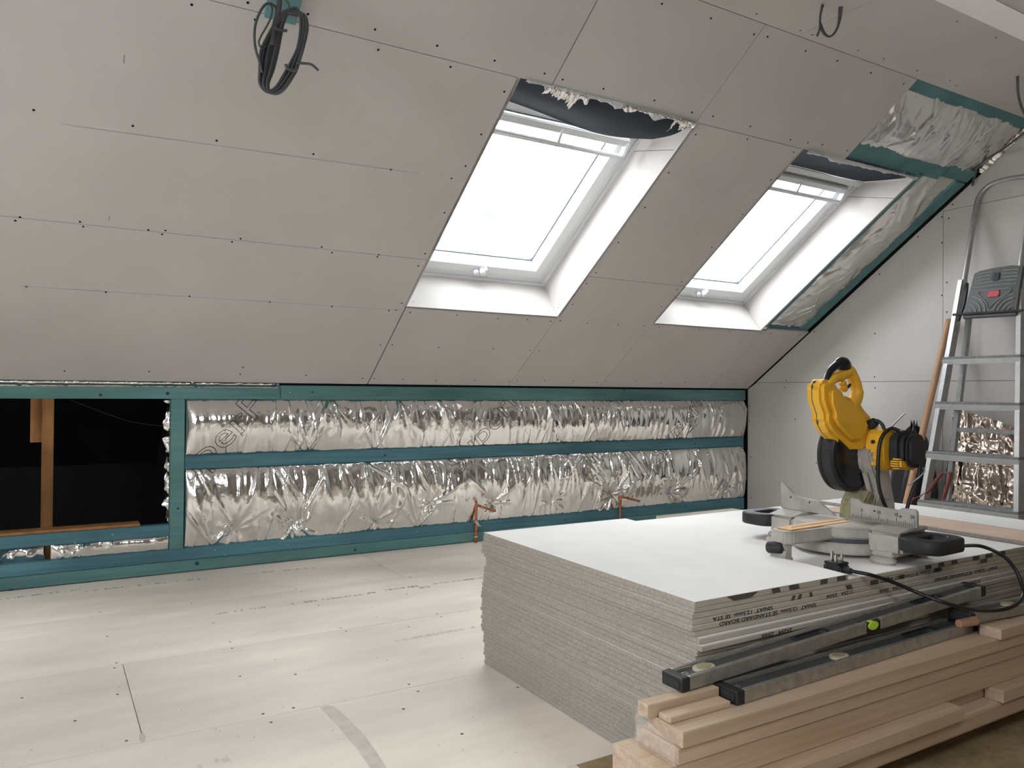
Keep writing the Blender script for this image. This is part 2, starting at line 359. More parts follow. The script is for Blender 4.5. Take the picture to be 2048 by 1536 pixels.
# faint pencil / centre lines printed on the boards
def sline(p, q, wd, m='ink_soft'):
    a, b = ps(*p), ps(*q); d = b-a; n = np.array([-d[1], d[0]])/np.linalg.norm(d)*wd/2
    return mesh('l', [SP(*(a+n), -.0006), SP(*(b+n), -.0006), SP(*(b-n), -.0006), SP(*(a-n), -.0006)], [(0, 1, 2, 3)])
link('pencil_line', join_me([sline((123, 248), (840, 347), .0016), sline((41, 572), (800, 620), .0016), sline((249, 109), (247, 126), .003), sline((219, 432), (218, 441), .003)]), 'ink_soft', slope)
sc_px = []
for ox, oy, lst in ((0, 0, [(1122, 27), (1450, 15), (1802, 82), (1493, 115), (197, 643), (777, 736), (1268, 822), (1834, 901), (117, 1270), (90, 1290), (468, 1297), (487, 1325), (868, 1345), (968, 1348), (949, 1371), (1408, 1396), (1358, 1415), (1883, 1445), (1943, 1477)]),
                    (700, 0, [(146, 172), (165, 291), (510, 267), (588, 391), (846, 354), (903, 536), (1138, 430), (1244, 465), (1483, 519), (1781, 587), (2001, 657), (2023, 787), (768, 786), (676, 971), (594, 1043), (553, 1244), (440, 1484), (168, 1490), (160, 1502), (239, 992), (1864, 1010), (1725, 1213), (1570, 1418), (1825, 22)]),
                    (1348, 0, [(216, 107), (468, 200), (547, 214), (769, 298), (955, 356), (1151, 426), (1343, 491), (105, 657), (228, 680), (446, 739), (428, 814), (681, 817), (783, 834), (868, 847), (700, 890), (1014, 881), (567, 1052), (401, 1254), (221, 1447)]),
                    (0, 500, [(154, 214), (620, 246), (1109, 270), (1580, 303), (1942, 330), (377, 708), (873, 711), (1406, 725), (1791, 733), (1943, 14), (1422, 687)]),
                    (700, 500, [(440, 21), (399, 93), (303, 310), (270, 351), (228, 354), (352, 365), (627, 381), (866, 400), (1037, 407), (1174, 416), (1231, 413), (1388, 429), (1569, 436), (1723, 443), (1807, 450), (1302, 318), (1384, 195), (1440, 133), (1941, 186), (1913, 232), (1822, 330), (179, 556), (246, 554), (519, 570), (839, 578), (1054, 587), (1106, 588), (73, 750), (143, 750), (310, 757), (504, 763), (731, 762), (932, 768), (980, 762), (1139, 764), (1306, 767), (1447, 774), (1498, 768), (1676, 770), (1817, 777), (1961, 773)]),
                    (1348, 500, [(45, 186), (143, 468), (325, 475), (510, 486), (568, 489), (738, 497), (66, 774), (193, 782), (238, 783), (345, 780), (433, 777)])):
    sc_px += [(ox+a/2.926, oy+b/2.926) for a, b in lst]
link('screw_heads', discs_me([SP(*ps(*p)) for p in sc_px], -SO, .0042), 'screw', slope)['kind'] = 'stuff'
# outer roof skin with openings for the windows, and rafters behind the boards
def skin(x0, x1, v0, v1): prism('roof_deck', [(x0, v0), (x1, v0), (x1, v1), (x0, v1)], SP, .30, .33, 'void', slope)
FV0, FV1 = .60, 1.60
skin(XL-.1, W_ADD[0], -1.55, VC+.5); skin(W_ADD[1], W1[0], -1.55, VC+.5); skin(W1[1], W2[0], -1.55, VC+.5); skin(W2[1], XG+.15, -1.55, VC+.5)
for a, b in (W1, W2, W_ADD): skin(a, b, -1.55, FV0); skin(a, b, FV1, VC+.5)
# the unboarded bay by the gable
def sbat(name, x0, x1, v0, v1, m='teal_slope', o0=.0125, o1=.075): return prism(name, [(x0, v0), (x1, v0), (x1, v1), (x0, v1)], SP, o0, o1, m, slope, .002)
sbat('rafter_batten', 3.752, 3.800, .632, 1.846)
sbat('rafter_batten', 4.082, XG-.006, .632, 1.846)
sbat('sill_batten', 3.752, XG-.006, .622, .634)
sbat('head_batten', 3.184, 3.60, 1.826, 1.918)
sbat('head_batten', 3.603, 3.93, 1.829, 1.922); sbat('head_batten', 3.933, XG-.006, 1.852, 1.925)
sbat('ceiling_batten', 3.196, XG-.006, 2.195, 2.262)
def foil_slope(x0, x1, v0, v1, seed, n, base=.03, puff=.03, dirs=(1.9, .5)):
    nu, nv = int((x1-x0)/.0055), int((v1-v0)/.0055)
    U, V = np.meshgrid(np.linspace(x0, x1, nu), np.linspace(v0, v1, nv)); r = random.Random(seed)
    tu, tv = (U-x0)/(x1-x0), (V-v0)/(v1-v0)
    h = puff*np.clip(np.sin(PI*tv), 0, 1)**.6*np.clip(np.sin(PI*tu), 0, 1)**.5
    for _ in range(n):
        a = r.gauss(*dirs); L = r.uniform(.08, .28)
        add_pleat(h, U, V, r.uniform(x0, x1), r.uniform(v0, v1), a if r.random() < .6 else a+PI, L, .004, r.uniform(.022, .050), r.uniform(.002, .0055), r.uniform(-.2, .2))
    h += .009*ridged(U*12+V*8, V*4-U*2, seed)+.006*vnoise(U*9, V*9, seed)+.0030*ridged(U*30+V*12, V*22, seed+1)+.0007*ridged(U*80, V*70, seed+2)
    P = S0+U[..., None]*np.array([1, 0, 0])+V[..., None]*SD+(base-h)[..., None]*SO
    return grid_link('foil_sheet', P, 'foil_soft', slope)
foil_slope(3.185, XG-.01, 1.90, 2.21, 3, 75)
foil_slope(3.79, 4.10, .625, 1.86, 5, 60, .035, .03, (1.2, .6))
# foil lip along the gable corner
lip = []
for k in range(60):
    t = k/59; v = 1.93+.30*t
    lip.append([SP(XG-.012-.02*vnoise(np.array(t*30.), np.array(0.), 2), v, .012), SP(XG-.006, v+.01*vnoise(np.array(t*25.), np.array(3.), 1), -.003-.006*float(vnoise(np.array(t*40.), np.array(1.), 4)))])
grid_link('foil_lip', np.array(lip), 'foil', slope)

# ================================================================== ROOF WINDOWS
def roof_window(n, X0, X1, sag):
    w = empty('window_%d' % n, SP((X0+X1)/2, FV0, .222), kind='structure'); w['label'] = 'white framed roof window with plasterboard reveal'
    def ring(name, i0, i1, o0, o1, m, a=None):
        """four mitred bars between inset i0 (depth o0) and inset i1 (depth o1)"""
        for q in range(4):
            def corner(i, k): return [(X0+i, FV0+i), (X1-i, FV0+i), (X1-i, FV1-i), (X0+i, FV1-i)][k % 4]
            A, B = corner(i0, q), corner(i0, q+1); Cc, Dd = corner(i1, q+1), corner(i1, q)
            vs = [SP(*A, o0), SP(*B, o0), SP(*Cc, o1), SP(*Dd, o1)]; vs += [SP(*A, .30), SP(*B, .30), SP(*Cc, .30), SP(*Dd, .30)]
            me = mesh(name, vs, [(0, 1, 2, 3), (7, 6, 5, 4), (0, 4, 5, 1), (1, 5, 6, 2), (2, 6, 7, 3), (3, 7, 4, 0)])
            bm = bmesh.new(); bm.from_mesh(me); bmesh.ops.recalc_face_normals(bm, faces=bm.faces); bm.to_mesh(me); bm.free()
            link(name, me, m, w)
    ring('frame_lip', 0, .012, .214, .216, 'white_frame'); ring('frame', .0125, .047, .226, .224, 'white_frame'); ring('gap_seal', .047, .0505, .245, .245, 'gap')
    ring('sash', .0505, .094, .219, .222, 'white_frame'); ring('sash_bevel', .094, .110, .224, .281, 'white_frame')
    ring('glass_spacer', .110, .1155, .279, .279, 'spacer')
    prism('pane', [(X0+.115, FV0+.115), (X1-.115, FV0+.115), (X1-.115, FV1-.115), (X0+.115, FV1-.115)], SP, .284, .288, 'glass', w)
    # control bar with end brackets
    bx0, bx1 = X0+.062, X1-.062
    prism('bar_hood', [(bx0, 1.515), (bx1, 1.515), (bx1, 1.553), (bx0, 1.553)], SP, .196, .219, 'white_frame', w, .004)
    prism('control_bar', [(bx0, 1.462), (bx1, 1.462), (bx1, 1.482), (bx0, 1.482)], SP, .176, .194, 'white_frame', w, .003)
    for a, b in ((bx0, bx0+.014), ((bx0+bx1)/2-.006, (bx0+bx1)/2+.006), (bx1-.014, bx1)):
        vs = [SP(x, v, o) for x in (a, b) for v, o in ((1.462, .176), (1.482, .176), (1.545, .198), (1.553, .219), (1.520, .219), (1.468, .196))]
        me = mesh('br', vs, [tuple(range(6))[::-1], tuple(range(6, 12))]+[(i, (i+1) % 6, 6+(i+1) % 6, 6+i) for i in range(6)])
        bm = bmesh.new(); bm.from_mesh(me); bmesh.ops.recalc_face_normals(bm, faces=bm.faces); bm.to_mesh(me); bm.free(); link('bar_bracket', me, 'white_frame', w)
    # catch on the bottom frame
    cx = X0+(X1-X0)*.50
    cyl('catch', SP(cx-.02, .662, .214), SP(cx-.02, .662, .192), .013, 'white_frame', w, seg=16)
    cyl('catch_knob', SP(cx+.012, .672, .216), SP(cx+.012, .672, .186), .015, 'white_frame', w, seg=16)
    cyl('catch_pin', SP(cx+.026, .690, .218), SP(cx+.026, .690, .196), .007, 'white_frame', w, seg=12)
    # plasterboard reveals
    def rev(name, pts, th):
        """pts: (x, v, off) quad, th: thickness vector"""
        vs = [SP(*p) for p in pts]; vs2 = [v+np.array(th) for v in vs]; n_ = len(vs)
        me = mesh(name, vs+vs2, [tuple(range(n_)), tuple(range(n_, 2*n_))[::-1]]+[(i, n_+i, n_+(i+1) % n_, (i+1) % n_) for i in range(n_)])
        bm = bmesh.new(); bm.from_mesh(me); bmesh.ops.recalc_face_normals(bm, faces=bm.faces); bm.to_mesh(me); bm.free(); return link(name, me, 'plaster', w)
    tb = -SD*.0125
    rev('reveal_board', [(X0, WV0-.0005, .0), (X1, WV0-.0005, .0), (X1, FV0, .232), (X0, FV0, .232)], tb)
    for X, s in ((X0, -1), (X1, 1)):
        th = np.array([s*.0125, 0, 0])
        rev('reveal_board', [(X, WV0, 0), (X, 1.678, 0), (X, 1.478, .232), (X, FV0, .232)], th)
        rev('reveal_board', [(X, 1.681, 0), (X, WV1, 0), (X, FV1, .232), (X, 1.481, .232)], th)
    # dark vapour membrane over the head of the opening
    nu, nv = 50, 26; P = np.zeros((nv, nu, 3))
    for i in range(nv):
        for j in range(nu):
            s, t = j/(nu-1), i/(nv-1)
            x = X0+.004+(X1-X0-.008)*s
            e = sag*(math.sin(PI*min(1, max(0, s*1.02-.02))**1.5)*.045)
            v = 1.819+(1.612-1.819)*t-e*t; off = .004+.196*t-sag*.030*math.sin(PI*t)-sag*.05*t*t*(s**2)+.003*math.sin(9*s+4*t)
            P[i, j] = SP(x, v, off)
    grid_link('membrane', P, 'membrane', w)
    if not sag: prism('head_trim', [(X0+.004, 1.575), (X1-.004, 1.575), (X1-.004, 1.611), (X0+.004, 1.611)], SP, .196, .216, 'white_frame', w, .004)
    # torn foil and wool hanging at the head edge
    def shreds(name, x0, x1, wd, seed, m, off0):
        n_ = 110; A = np.zeros((5, n_, 3)); r = np.linspace(0, 1, n_)
        hang = wd*(.35+.8*vnoise(r*7, r*0, seed)**2+.30*vnoise(r*33, r*0+3, seed)**2)
        for i in range(5):
            t = i/4
            for j in range(n_):
                A[i, j] = SP(x0+(x1-x0)*r[j]+.006*(vnoise(np.array(r[j]*60), np.array(i*.9), seed)-.5), 1.826-hang[j]*t, off0-.004-.010*math.sin(PI*t)*float(vnoise(np.array(r[j]*30.), np.array(i*1.1), seed+2))-.006*float(ridged(np.array(r[j]*45.), np.array(i*1.7), seed+3)))
        grid_link(name, A, m, w)
    if sag:
        shreds('torn_foil', X0+.10, X0+.30, .060, 4, 'foil', .0); shreds('torn_wool', X0+.02, X0+.30, .018, 5, 'wool', .0)
        shreds('torn_wool', X0+.28, X1-.08, .030, 6, 'wool', .0); shreds('torn_foil', X0+.45, X1-.01, .026, 8, 'foil', -.006)
        shreds('torn_foil', X1-.12, X1-.005, .055, 9, 'foil', -.002)
    else:
        shreds('torn_wool', X0+.02, X1+.01, .026, 7, 'wool', .0)
    # daylight enters here
    for_l = bpy.data.lights.new('sky_portal_%d' % n, 'AREA'); for_l.shape = 'RECTANGLE'; for_l.size = X1-X0; for_l.size_y = FV1-FV0; for_l.cycles.is_portal = True
    lo = bpy.data.objects.new('sky_portal_%d' % n, for_l); COL.objects.link(lo); lo.location = SP((X0+X1)/2, (FV0+FV1)/2, .36)
    lo.matrix_world = Matrix(((1, 0, 0, lo.location.x), (0, SD[1], SO[1], lo.location.y), (0, SD[2], SO[2], lo.location.z), (0, 0, 0, 1)))
    return w
roof_window(1, *W1, 1.0); roof_window(2, *W2, 0.0); roof_window(3, *W_ADD, 0.0)  # the third one is unseen, added to bring in more daylight
w1 = bpy.data.objects['window_1']
link('screw_heads', join_me([discs_me([hit(700+a/2.926, 500+b/2.926, SD, SD@S0+.6065) for a, b in [(370, 304), (657, 328), (826, 336), (954, 348), (1162, 360)]], SD, .0036),
                             discs_me([px_(700+a/2.926, 500+b/2.926, W1[1]) for a, b in [(1342, 145), (1241, 289), (1227, 318), (1221, 336)]], (-1, 0, 0), .0036)]), 'ink_soft', w1)['kind'] = 'stuff'

# ================================================================== FLAT CEILING
ceil = empty('ceiling', (1, 1.5, HC), kind='structure'); ceil['label'] = 'flat plasterboard ceiling'
for x0, x1 in ((XL, -1.19), (-1.19, .61), (.61, 2.41), (2.41, XG)):
    for y0, y1 in ((YC-.9, YC), (.43, YC-.9)):
        box('plasterboard_panel', x0+G, x1-G, y0+G, y1-G, HC, HC+.0125, 'plaster', ceil)
box('roof_deck', XL-.1, XG+.15, .3, YC+.1, HC+.03, HC+.06, 'void', ceil)
box('beam_casing', XL, XG, 1.281, 1.378, 2.05, HC-.0005, 'plaster_white', ceil); box('beam_casing', XL, XG, 1.0, 1.2795, 2.052, HC-.0005, 'plaster', ceil)
c_px = [(1348+a/2.926, b/2.926) for a, b in [(484, 80), (739, 177), (810, 203), (1077, 294), (1227, 343), (1423, 412), (1617, 470), (1651, 499), (1656, 124), (1884, 218)]]
link('screw_heads', discs_me([pz(*p, HC) for p in c_px], (0, 0, -1), .0042), 'screw', ceil)['kind'] = 'stuff'

# ================================================================== RIGHT GABLE
gab = empty('wall_right', (XG, 2, 0), kind='structure'); gab['label'] = 'plasterboard gable end wall'
YX = lambda a, b, t: np.array([XG+t, a, b])
def gpanel(poly): prism('plasterboard_panel', poly, YX, 0, .0125, 'plaster', gab)
zs = lambda y: KH+(D-y)*ST/CT-.004
def clip(y0, y1, z0): return [(y0, z0+G), (y1, z0+G), (y1, zs(y1)), (y0, zs(y0))]
gpanel([(2.41+G, 0), (D-.002, 0), (D-.002, KH-.004), (3.70, .905-G), (2.41+G, .905-G)])
gpanel([(.61+G, 0), (2.41-G, 0), (2.41-G, .905-G), (.61+G, .905-G)])
gpanel([(YB, 0), (.61-G, 0), (.61-G, .905-G), (YB, .905-G)])
gpanel([(2.41+G, .905+G), (3.70, .905+G), (2.41+G, zs(2.41))])
gpanel([(.61+G, .905+G), (2.41-G, .905+G), (2.41-G, 1.831-G), (.61+G, 1.831-G)])
gpanel([(YB, .905+G), (.61-G, .905+G), (.61-G, 1.831-G), (YB, 1.831-G)])
gpanel([(.61+G, 1.831+G), (2.41-G, 1.831+G), (2.41-G, zs(2.41)), (YC, HC-.002), (.61+G, HC-.002)])
gpanel([(YB, 1.831+G), (.61-G, 1.831+G), (.61-G, HC-.002), (YB, HC-.002)])
prism('brick_leaf', [(YB-.1, -.06), (D+1.3, -.06), (D+1.3, .20), (YC+.1, HC+.25), (YB-.1, HC+.25)], YX, .014, .1, 'void', gab)
g_px = [(1348+a/2.926, b/2.926) for a, b in [(1632, 1197), (1568, 1270), (1609, 1277), (1428, 1386), (1568, 1420)]]+[(1348+a/2.926, 500+b/2.926) for a, b in [(821, 478), (597, 660), (657, 764), (647, 805), (1174, 743), (1177, 807), (1176, 489), (1203, 142), (1597, 190), (1568, 266), (1597, 363), (1563, 551), (442, 1004), (450, 1211), (451, 1449), (709, 990), (834, 1246), (443, 914)]]
link('screw_heads', discs_me([px_(*p) for p in g_px], (-1, 0, 0), .0045), 'screw', gab)['kind'] = 'stuff'

# ================================================================== REST OF THE ROOM (behind and left of the camera)
ZM = lambda y: HC-(.43-y)*ST/CT
back = empty('wall_front', (1, YB, 0), kind='structure'); back['label'] = 'unboarded knee wall and roof slope'
box('knee_panel', XL, XG, YB-.02, YB, 0, ZM(YB), 'backroom', back)
RS = lambda x, u, t: np.array([x, .43-u*CT-t*ST, HC-u*ST+t*CT])          # rear slope: u runs down from the flat ceiling, t outwards
RU = (.43-YB+.02)/CT; RW_ADD = [(-1.5, -.6, .55, 1.40), (.45, .98, .38, .98)]  # unseen rear openings, added to brighten the room from behind
def rear_panel(x0, x1, u0, u1): prism('rear_slope', [(x0, u0), (x1, u0), (x1, u1), (x0, u1)], RS, 0, .06, 'backroom', back)
xs_ = [XL]+[v for q in RW_ADD for v in q[:2]]+[XG]
for a, b in zip(xs_[::2], xs_[1::2]): rear_panel(a, b, 0, RU)
for n_, q in enumerate(RW_ADD):
    rear_panel(q[0], q[1], 0, q[2]); rear_panel(q[0], q[1], q[3], RU)
    w6 = empty('window_%d' % (6+n_), RS((q[0]+q[1])/2, q[3], 0), kind='structure'); w6['label'] = 'unseen white roof window added in the rear slope'
    for x0, x1, u0, u1 in ((q[0], q[0]+.05, q[2], q[3]), (q[1]-.05, q[1], q[2], q[3]), (q[0]+.05, q[1]-.05, q[2], q[2]+.05), (q[0]+.05, q[1]-.05, q[3]-.05, q[3])):
        prism('frame', [(x0, u0), (x1, u0), (x1, u1), (x0, u1)], RS, .01, .07, 'white_frame', w6)
    prism('pane', [(q[0]+.05, q[2]+.05), (q[1]-.05, q[2]+.05), (q[1]-.05, q[3]-.05), (q[0]+.05, q[3]-.05)], RS, .04, .044, 'glass', w6)
    pl = bpy.data.lights.new('sky_portal_%d' % (6+n_), 'AREA'); pl.shape = 'RECTANGLE'; pl.size = q[1]-q[0]; pl.size_y = q[3]-q[2]; pl.cycles.is_portal = True
    plo = bpy.data.objects.new('sky_portal_%d' % (6+n_), pl); COL.objects.link(plo); c_ = RS((q[0]+q[1])/2, (q[2]+q[3])/2, .09)
    plo.matrix_world = Matrix(((1, 0, 0, c_[0]), (0, CT, -ST, c_[1]), (0, ST, CT, c_[2]), (0, 0, 0, 1)))
left = empty('wall_left', (XL, 1, 0), kind='structure'); left['label'] = 'plasterboard gable wall with added window'
LW_ADD = (.50, 1.50, .75, 1.95)  # unseen opening, added to send daylight in from the left
for y0, y1, z0, z1 in ((YB-.1, LW_ADD[0], 0, 2.6), (LW_ADD[1], D+1.3, 0, 2.6), (LW_ADD[0], LW_ADD[1], 0, LW_ADD[2]), (LW_ADD[0], LW_ADD[1], LW_ADD[3], 2.6)):
    box('gable_panel', XL-.1, XL, y0, y1, z0, z1, 'plaster', left)
w3 = empty('window_5', (XL-.05, (LW_ADD[0]+LW_ADD[1])/2, LW_ADD[2]), kind='structure'); w3['label'] = 'unseen white gable window added for daylight'
for y0, y1, z0, z1 in ((LW_ADD[0], LW_ADD[0]+.05, LW_ADD[2], LW_ADD[3]), (LW_ADD[1]-.05, LW_ADD[1], LW_ADD[2], LW_ADD[3]), (LW_ADD[0]+.05, LW_ADD[1]-.05, LW_ADD[2], LW_ADD[2]+.05), (LW_ADD[0]+.05, LW_ADD[1]-.05, LW_ADD[3]-.05, LW_ADD[3]), (.97, 1.03, LW_ADD[2]+.05, LW_ADD[3]-.05)):
    box('window_frame', XL-.09, XL-.03, y0, y1, z0, z1, 'white_frame', w3)
for y0, y1 in ((LW_ADD[0]+.05, .97), (1.03, LW_ADD[1]-.05)): box('pane', XL-.064, XL-.060, y0, y1, LW_ADD[2]+.05, LW_ADD[3]-.05, 'glass', w3)
pl = bpy.data.lights.new('sky_portal_5', 'AREA'); pl.shape = 'RECTANGLE'; pl.size = LW_ADD[1]-LW_ADD[0]; pl.size_y = LW_ADD[3]-LW_ADD[2]; pl.cycles.is_portal = True
plo = bpy.data.objects.new('sky_portal_5', pl); COL.objects.link(plo); plo.location = (XL-.12, (LW_ADD[0]+LW_ADD[1])/2, (LW_ADD[2]+LW_ADD[3])/2); plo.rotation_euler = (PI/2, 0, -PI/2)

# ================================================================== KNEE WALL (teal framing over foil)
knee = empty('wall_back', (2, D, 0), kind='structure'); knee['label'] = 'low eaves wall of teal timbers over silver foil'
def kbat(name, x0, x1, z0, z1, m='teal', y0=None, y1=None): return box(name, x0, x1, D if y0 is None else y0, D+.045 if y1 is None else y1, z0, z1, m, knee, .0018)
kbat('top_batten', XL, .962, .7865, .836)
kbat('top_batten', .966, XG-.022, .783, .852)
kbat('stud', .479, .537, .1085, .786)
kbat('rail', .5395, 4.135, .468, .5265, 'teal_blue')
kbat('hatch_sill', XL, .4775, .1725, .2225, 'teal_blue')
kbat('sole_plate', XL, XG-.03, .0565, .1075, 'teal_blue'); kbat('sole_plate', XL, XG-.03, .004, .0550, 'teal')
kbat('hatch_board', XL, .36, .2226, .2345, 'rafter', D+.012, D+.10)
box('gap_light_stop', .966, XG-.001, D+.047, D+.065, .80, .90, 'void', knee)  # dark backing strip added to stop light leaking through the gap
box('corner_stud', XG-.018, XG-.004, D+.03, D+.07, 0, .80, 'rafter', knee)
# knots, screws
kn = [(22, 1181, .008), (394, 1127, .009), (201, 790, .007), (335, 787, .008), (356, 1017, .006), (710, 1100, .007), (770, 910, .006), (1128, 887, .006), (1115, 879, .006), (1390, 887, .006), (898, 773, .005), (1248, 779, .007), (625, 784, .005), (1130, 1040, .006)]
link('knots', join_me([discs_me([py_(a, b)], (0, -1, 0), r, 9) for a, b, r in kn]), 'knot', knee)['kind'] = 'stuff'
nl = [(225, 1069), (150, 1086), (358, 1139), (450, 1110), (455, 1118), (430, 1100), (576, 1090), (573, 1117), (719, 1094), (835, 1064), (535, 846), (580, 785), (1018, 1055)]
link('nail_heads', discs_me([py_(*p) for p in nl], (0, -1, 0), .0028, 6), 'brass', knee)['kind'] = 'stuff'
# ---- foil
bursts = [(590, 1050, .9), (860, 1005, .6), (985, 1006, 1.), (1105, 1000, .7), (1225, 990, 1.), (1345, 985, 1.1), (1458, 976, .8), (470, 1060, .5), (750, 1045, .6)]
B3 = [(*py_(a, b)[[0, 2]], k) for a, b, k in bursts]
def knee_foil(X0, X1, zones, seed, step=.0042, base=.018):
    z0, z1 = zones[0][0]-.012, zones[-1][1]+.012
    U, V = np.meshgrid(np.linspace(X0, X1, int((X1-X0)/step)), np.linspace(z0, z1, int((z1-z0)/step))); h = np.zeros_like(U); r = random.Random(seed)
    for a, b in zones:
        t = np.clip((V-a)/(b-a), 0, 1); puff = np.clip(np.sin(PI*t**1.25), 0, 1)**.75
        big = .75+.5*vnoise(U*2.6, V*0+a*9, seed)
        h += (.042 if b-a > .2 else .012)*puff*big
        g = np.zeros_like(h); n = int((X1-X0)*30)
        for i in range(n):
            x = r.uniform(X0, X1); cl = r.random()
            if r.random() < .6: add_pleat(g, U, V, x, b+.005, -PI/2+r.gauss(0, .30), r.uniform(.35, 1.05)*(b-a), .004, r.uniform(.014, .055), r.uniform(.004, .015), r.uniform(-.6, .6))
            else: add_pleat(g, U, V, x, a-.005, PI/2+r.gauss(0, .30), r.uniform(.3, .9)*(b-a), .004, r.uniform(.014, .045), r.uniform(.004, .012), r.uniform(-.6, .6))
        # fans of folds from staples on the battens
        for i in range(int((X1-X0)*2.4)):
            x = r.uniform(X0, X1); top = r.random() < .5; k = r.randint(5, 9); sp = r.uniform(.5, 1.1)
            for j in range(k):
                an = (-PI/2 if top else PI/2)+sp*(j/(k-1)-.5)*1.6+r.gauss(0, .05)
                add_pleat(g, U, V, x, (b if top else a), an, r.uniform(.45, .95)*(b-a), .004, r.uniform(.018, .040), r.uniform(.006, .014), r.uniform(-.6, .6))
        h += g*np.clip(np.minimum(V-a, b-V)/.02+.35, 0, 1)
    for bx, bz, k in B3:
        if not (X0 < bx < X1): continue
        d = np.hypot(U-bx, (V-bz)); th = np.arctan2(V-bz, U-bx)
        h -= k*.040*np.exp(-(d/.055)**1.3)
        for j in range(11):
            an = 2*PI*j/11+r.gauss(0, .12)
            if math.sin(an) < -.2 and r.random() < .5: continue
            add_pleat(h, U, V, bx, bz, an, r.uniform(.08, .24)*(1.25 if math.sin(an) > .3 else .7), .004, r.uniform(.020, .045), k*r.uniform(.008, .018), r.uniform(-.6, .6))
    h += .0030*ridged(U*22+V*5, V*6, seed)+.0050*ridged(U*27+V*3, V*2.2, seed+5)+.0035*ridged(U*44-V*6, V*3.5, seed+6)*vnoise(U*3, V*3, seed)+.0020*ridged(U*48, V*18, seed+1)+.0005*ridged(U*110+V*40, V*85, seed+2)
    side = np.clip(np.minimum(U-X0, X1-U)/.04, 0, 1)**.6
    return U, V, h*(.25+.75*side), base
U, V, hh, bs = knee_foil(.541, 4.160, [(.1075, .468), (.5265, .786)], 11)
grid_link('foil_sheet', np.stack([U, D+bs-hh, V], -1), 'foil', knee)
u0, v0, du, dv = U[0, 0], V[0, 0], U[0, 1]-U[0, 0], V[1, 0]-V[0, 0]
def hat(x, z):
    i = np.clip((z-v0)/dv, 0, hh.shape[0]-2); j = np.clip((x-u0)/du, 0, hh.shape[1]-2); a, b = int(i), int(j); f, g = i-a, j-b
    return (hh[a, b]*(1-g)+hh[a, b+1]*g)*(1-f)+(hh[a+1, b]*(1-g)+hh[a+1, b+1]*g)*f
for bx, bz in ((.482, .312), (1.919, .370), (3.358, .370)):
    me = text_me('SuperF', .165, outline=.0010, sx=1.30); an = math.radians(46.5); c, s = math.cos(an), math.sin(an); bm = bmesh.new(); bm.from_mesh(me)
    bmesh.ops.subdivide_edges(bm, edges=[e for e in bm.edges if e.calc_length() > .008], cuts=6); bm.to_mesh(me); bm.free()
    def put(x, y, z):
        X, Z = bx+x*c-y*s, bz+x*s+y*c; return (X, D+bs-hat(X, Z)-.0012+z*.3, Z)
    xf(me, put); bm = bmesh.new(); bm.from_mesh(me); bmesh.ops.delete(bm, geom=[v for v in bm.verts if v.co.x < .545 or v.co.z > .80 or v.co.z < .11], context='VERTS'); bm.to_mesh(me); bm.free()
    link('foil_print', me, 'ink', knee)
U2, V2, h2, b2 = knee_foil(.02, .4775, [(.1080, .172)], 21, .003, .014)
grid_link('foil_sheet', np.stack([U2, D+b2-h2*.8, V2], -1), 'foil', knee)
U2, V2, h2, b2 = knee_foil(XL+.5, .0, [(.1080, .172)], 23, .004, .05); grid_link('foil_sheet', np.stack([U2, D+b2-h2*.8, V2], -1), 'foil', knee)
U2, V2, h2, b2 = knee_foil(-1.2, .964, [(.845, .866)], 22, .003, .006)
grid_link('foil_sheet', np.stack([U2, D+b2-h2*.5+.02, V2], -1), 'foil', knee)
# torn foil edges round the hatch
ed = np.zeros((4, 160, 3))
for j in range(160):
    z = .225+.56*j/159
    for i in range(4): ed[i, j] = (.4785-(.004+.016*float(vnoise(np.array(z*40), np.array(0.), 3))**2)*i/3*1.4, D+.046+.004*i+.006*float(vnoise(np.array(z*70), np.array(i*1.), 6)), z)
grid_link('foil_edge', ed, 'foil', knee)
# ---- the dark eaves void behind the hatch
vo = knee
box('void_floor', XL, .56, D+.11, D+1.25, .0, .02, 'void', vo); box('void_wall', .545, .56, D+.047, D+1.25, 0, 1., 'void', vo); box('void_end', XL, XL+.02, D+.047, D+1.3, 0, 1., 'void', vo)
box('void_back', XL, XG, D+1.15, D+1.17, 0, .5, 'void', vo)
a_, b_ = py_(83, 900, D+.40), py_(107, 900, D+.40); box('void_stud', a_[0], b_[0], D+.40, D+.45, .02, .86, 'rafter', vo)
a_, b_ = py_(60, 885, D+.45), py_(84, 885, D+.45); box('void_strut', a_[0], b_[0], D+.452, D+.49, a_[2], .80, 'rafter', vo)
tube('void_cable', smooth_path([py_(140, 800, D+.5), py_(220, 830, D+.5), py_(270, 845, D+.5), py_(345, 855, D+.5)]), .0015, 'void_line', vo, 6)

# ================================================================== COPPER PIPES
def pipe(label, x, ztop, dx, dy):
    y = D-.022; t = empty('copper_pipe', (x, y, 0), label, 'pipe', 'capped copper pipe tails')
    tube('riser', [(x, y, .0), (x, y, .03), (x, y, ztop-.02), (x, y, ztop)], .0078, 'copper', t, 12)
    tube('branch', smooth_path([(x, y, ztop-.012), (x+.004, y-.004, ztop-.001), (x+.014, y-.014, ztop-.003), (x+dx*.6, y+dy*.6, ztop-.010), (x+dx, y+dy, ztop-.018)], 5), .0072, 'copper', t, 12)
    e = np.array([x+dx, y+dy, ztop-.018]); d = np.array([dx, dy, -.01]); d /= np.linalg.norm(d); cyl('bore', e+d*.0004, e+d*.0008, .0058, 'black', t, seg=12)
    cyl('collar', (x, y, .035), (x, y, .055), .0092, 'copper', t, seg=12); cyl('collar', (x, y, ztop-.028), (x, y, ztop-.010), .0090, 'copper', t, seg=12)
    cyl('pipe_clip', (x, y, .030), (x, y, .036), .0105, 'wipe', t, seg=12)
    return t
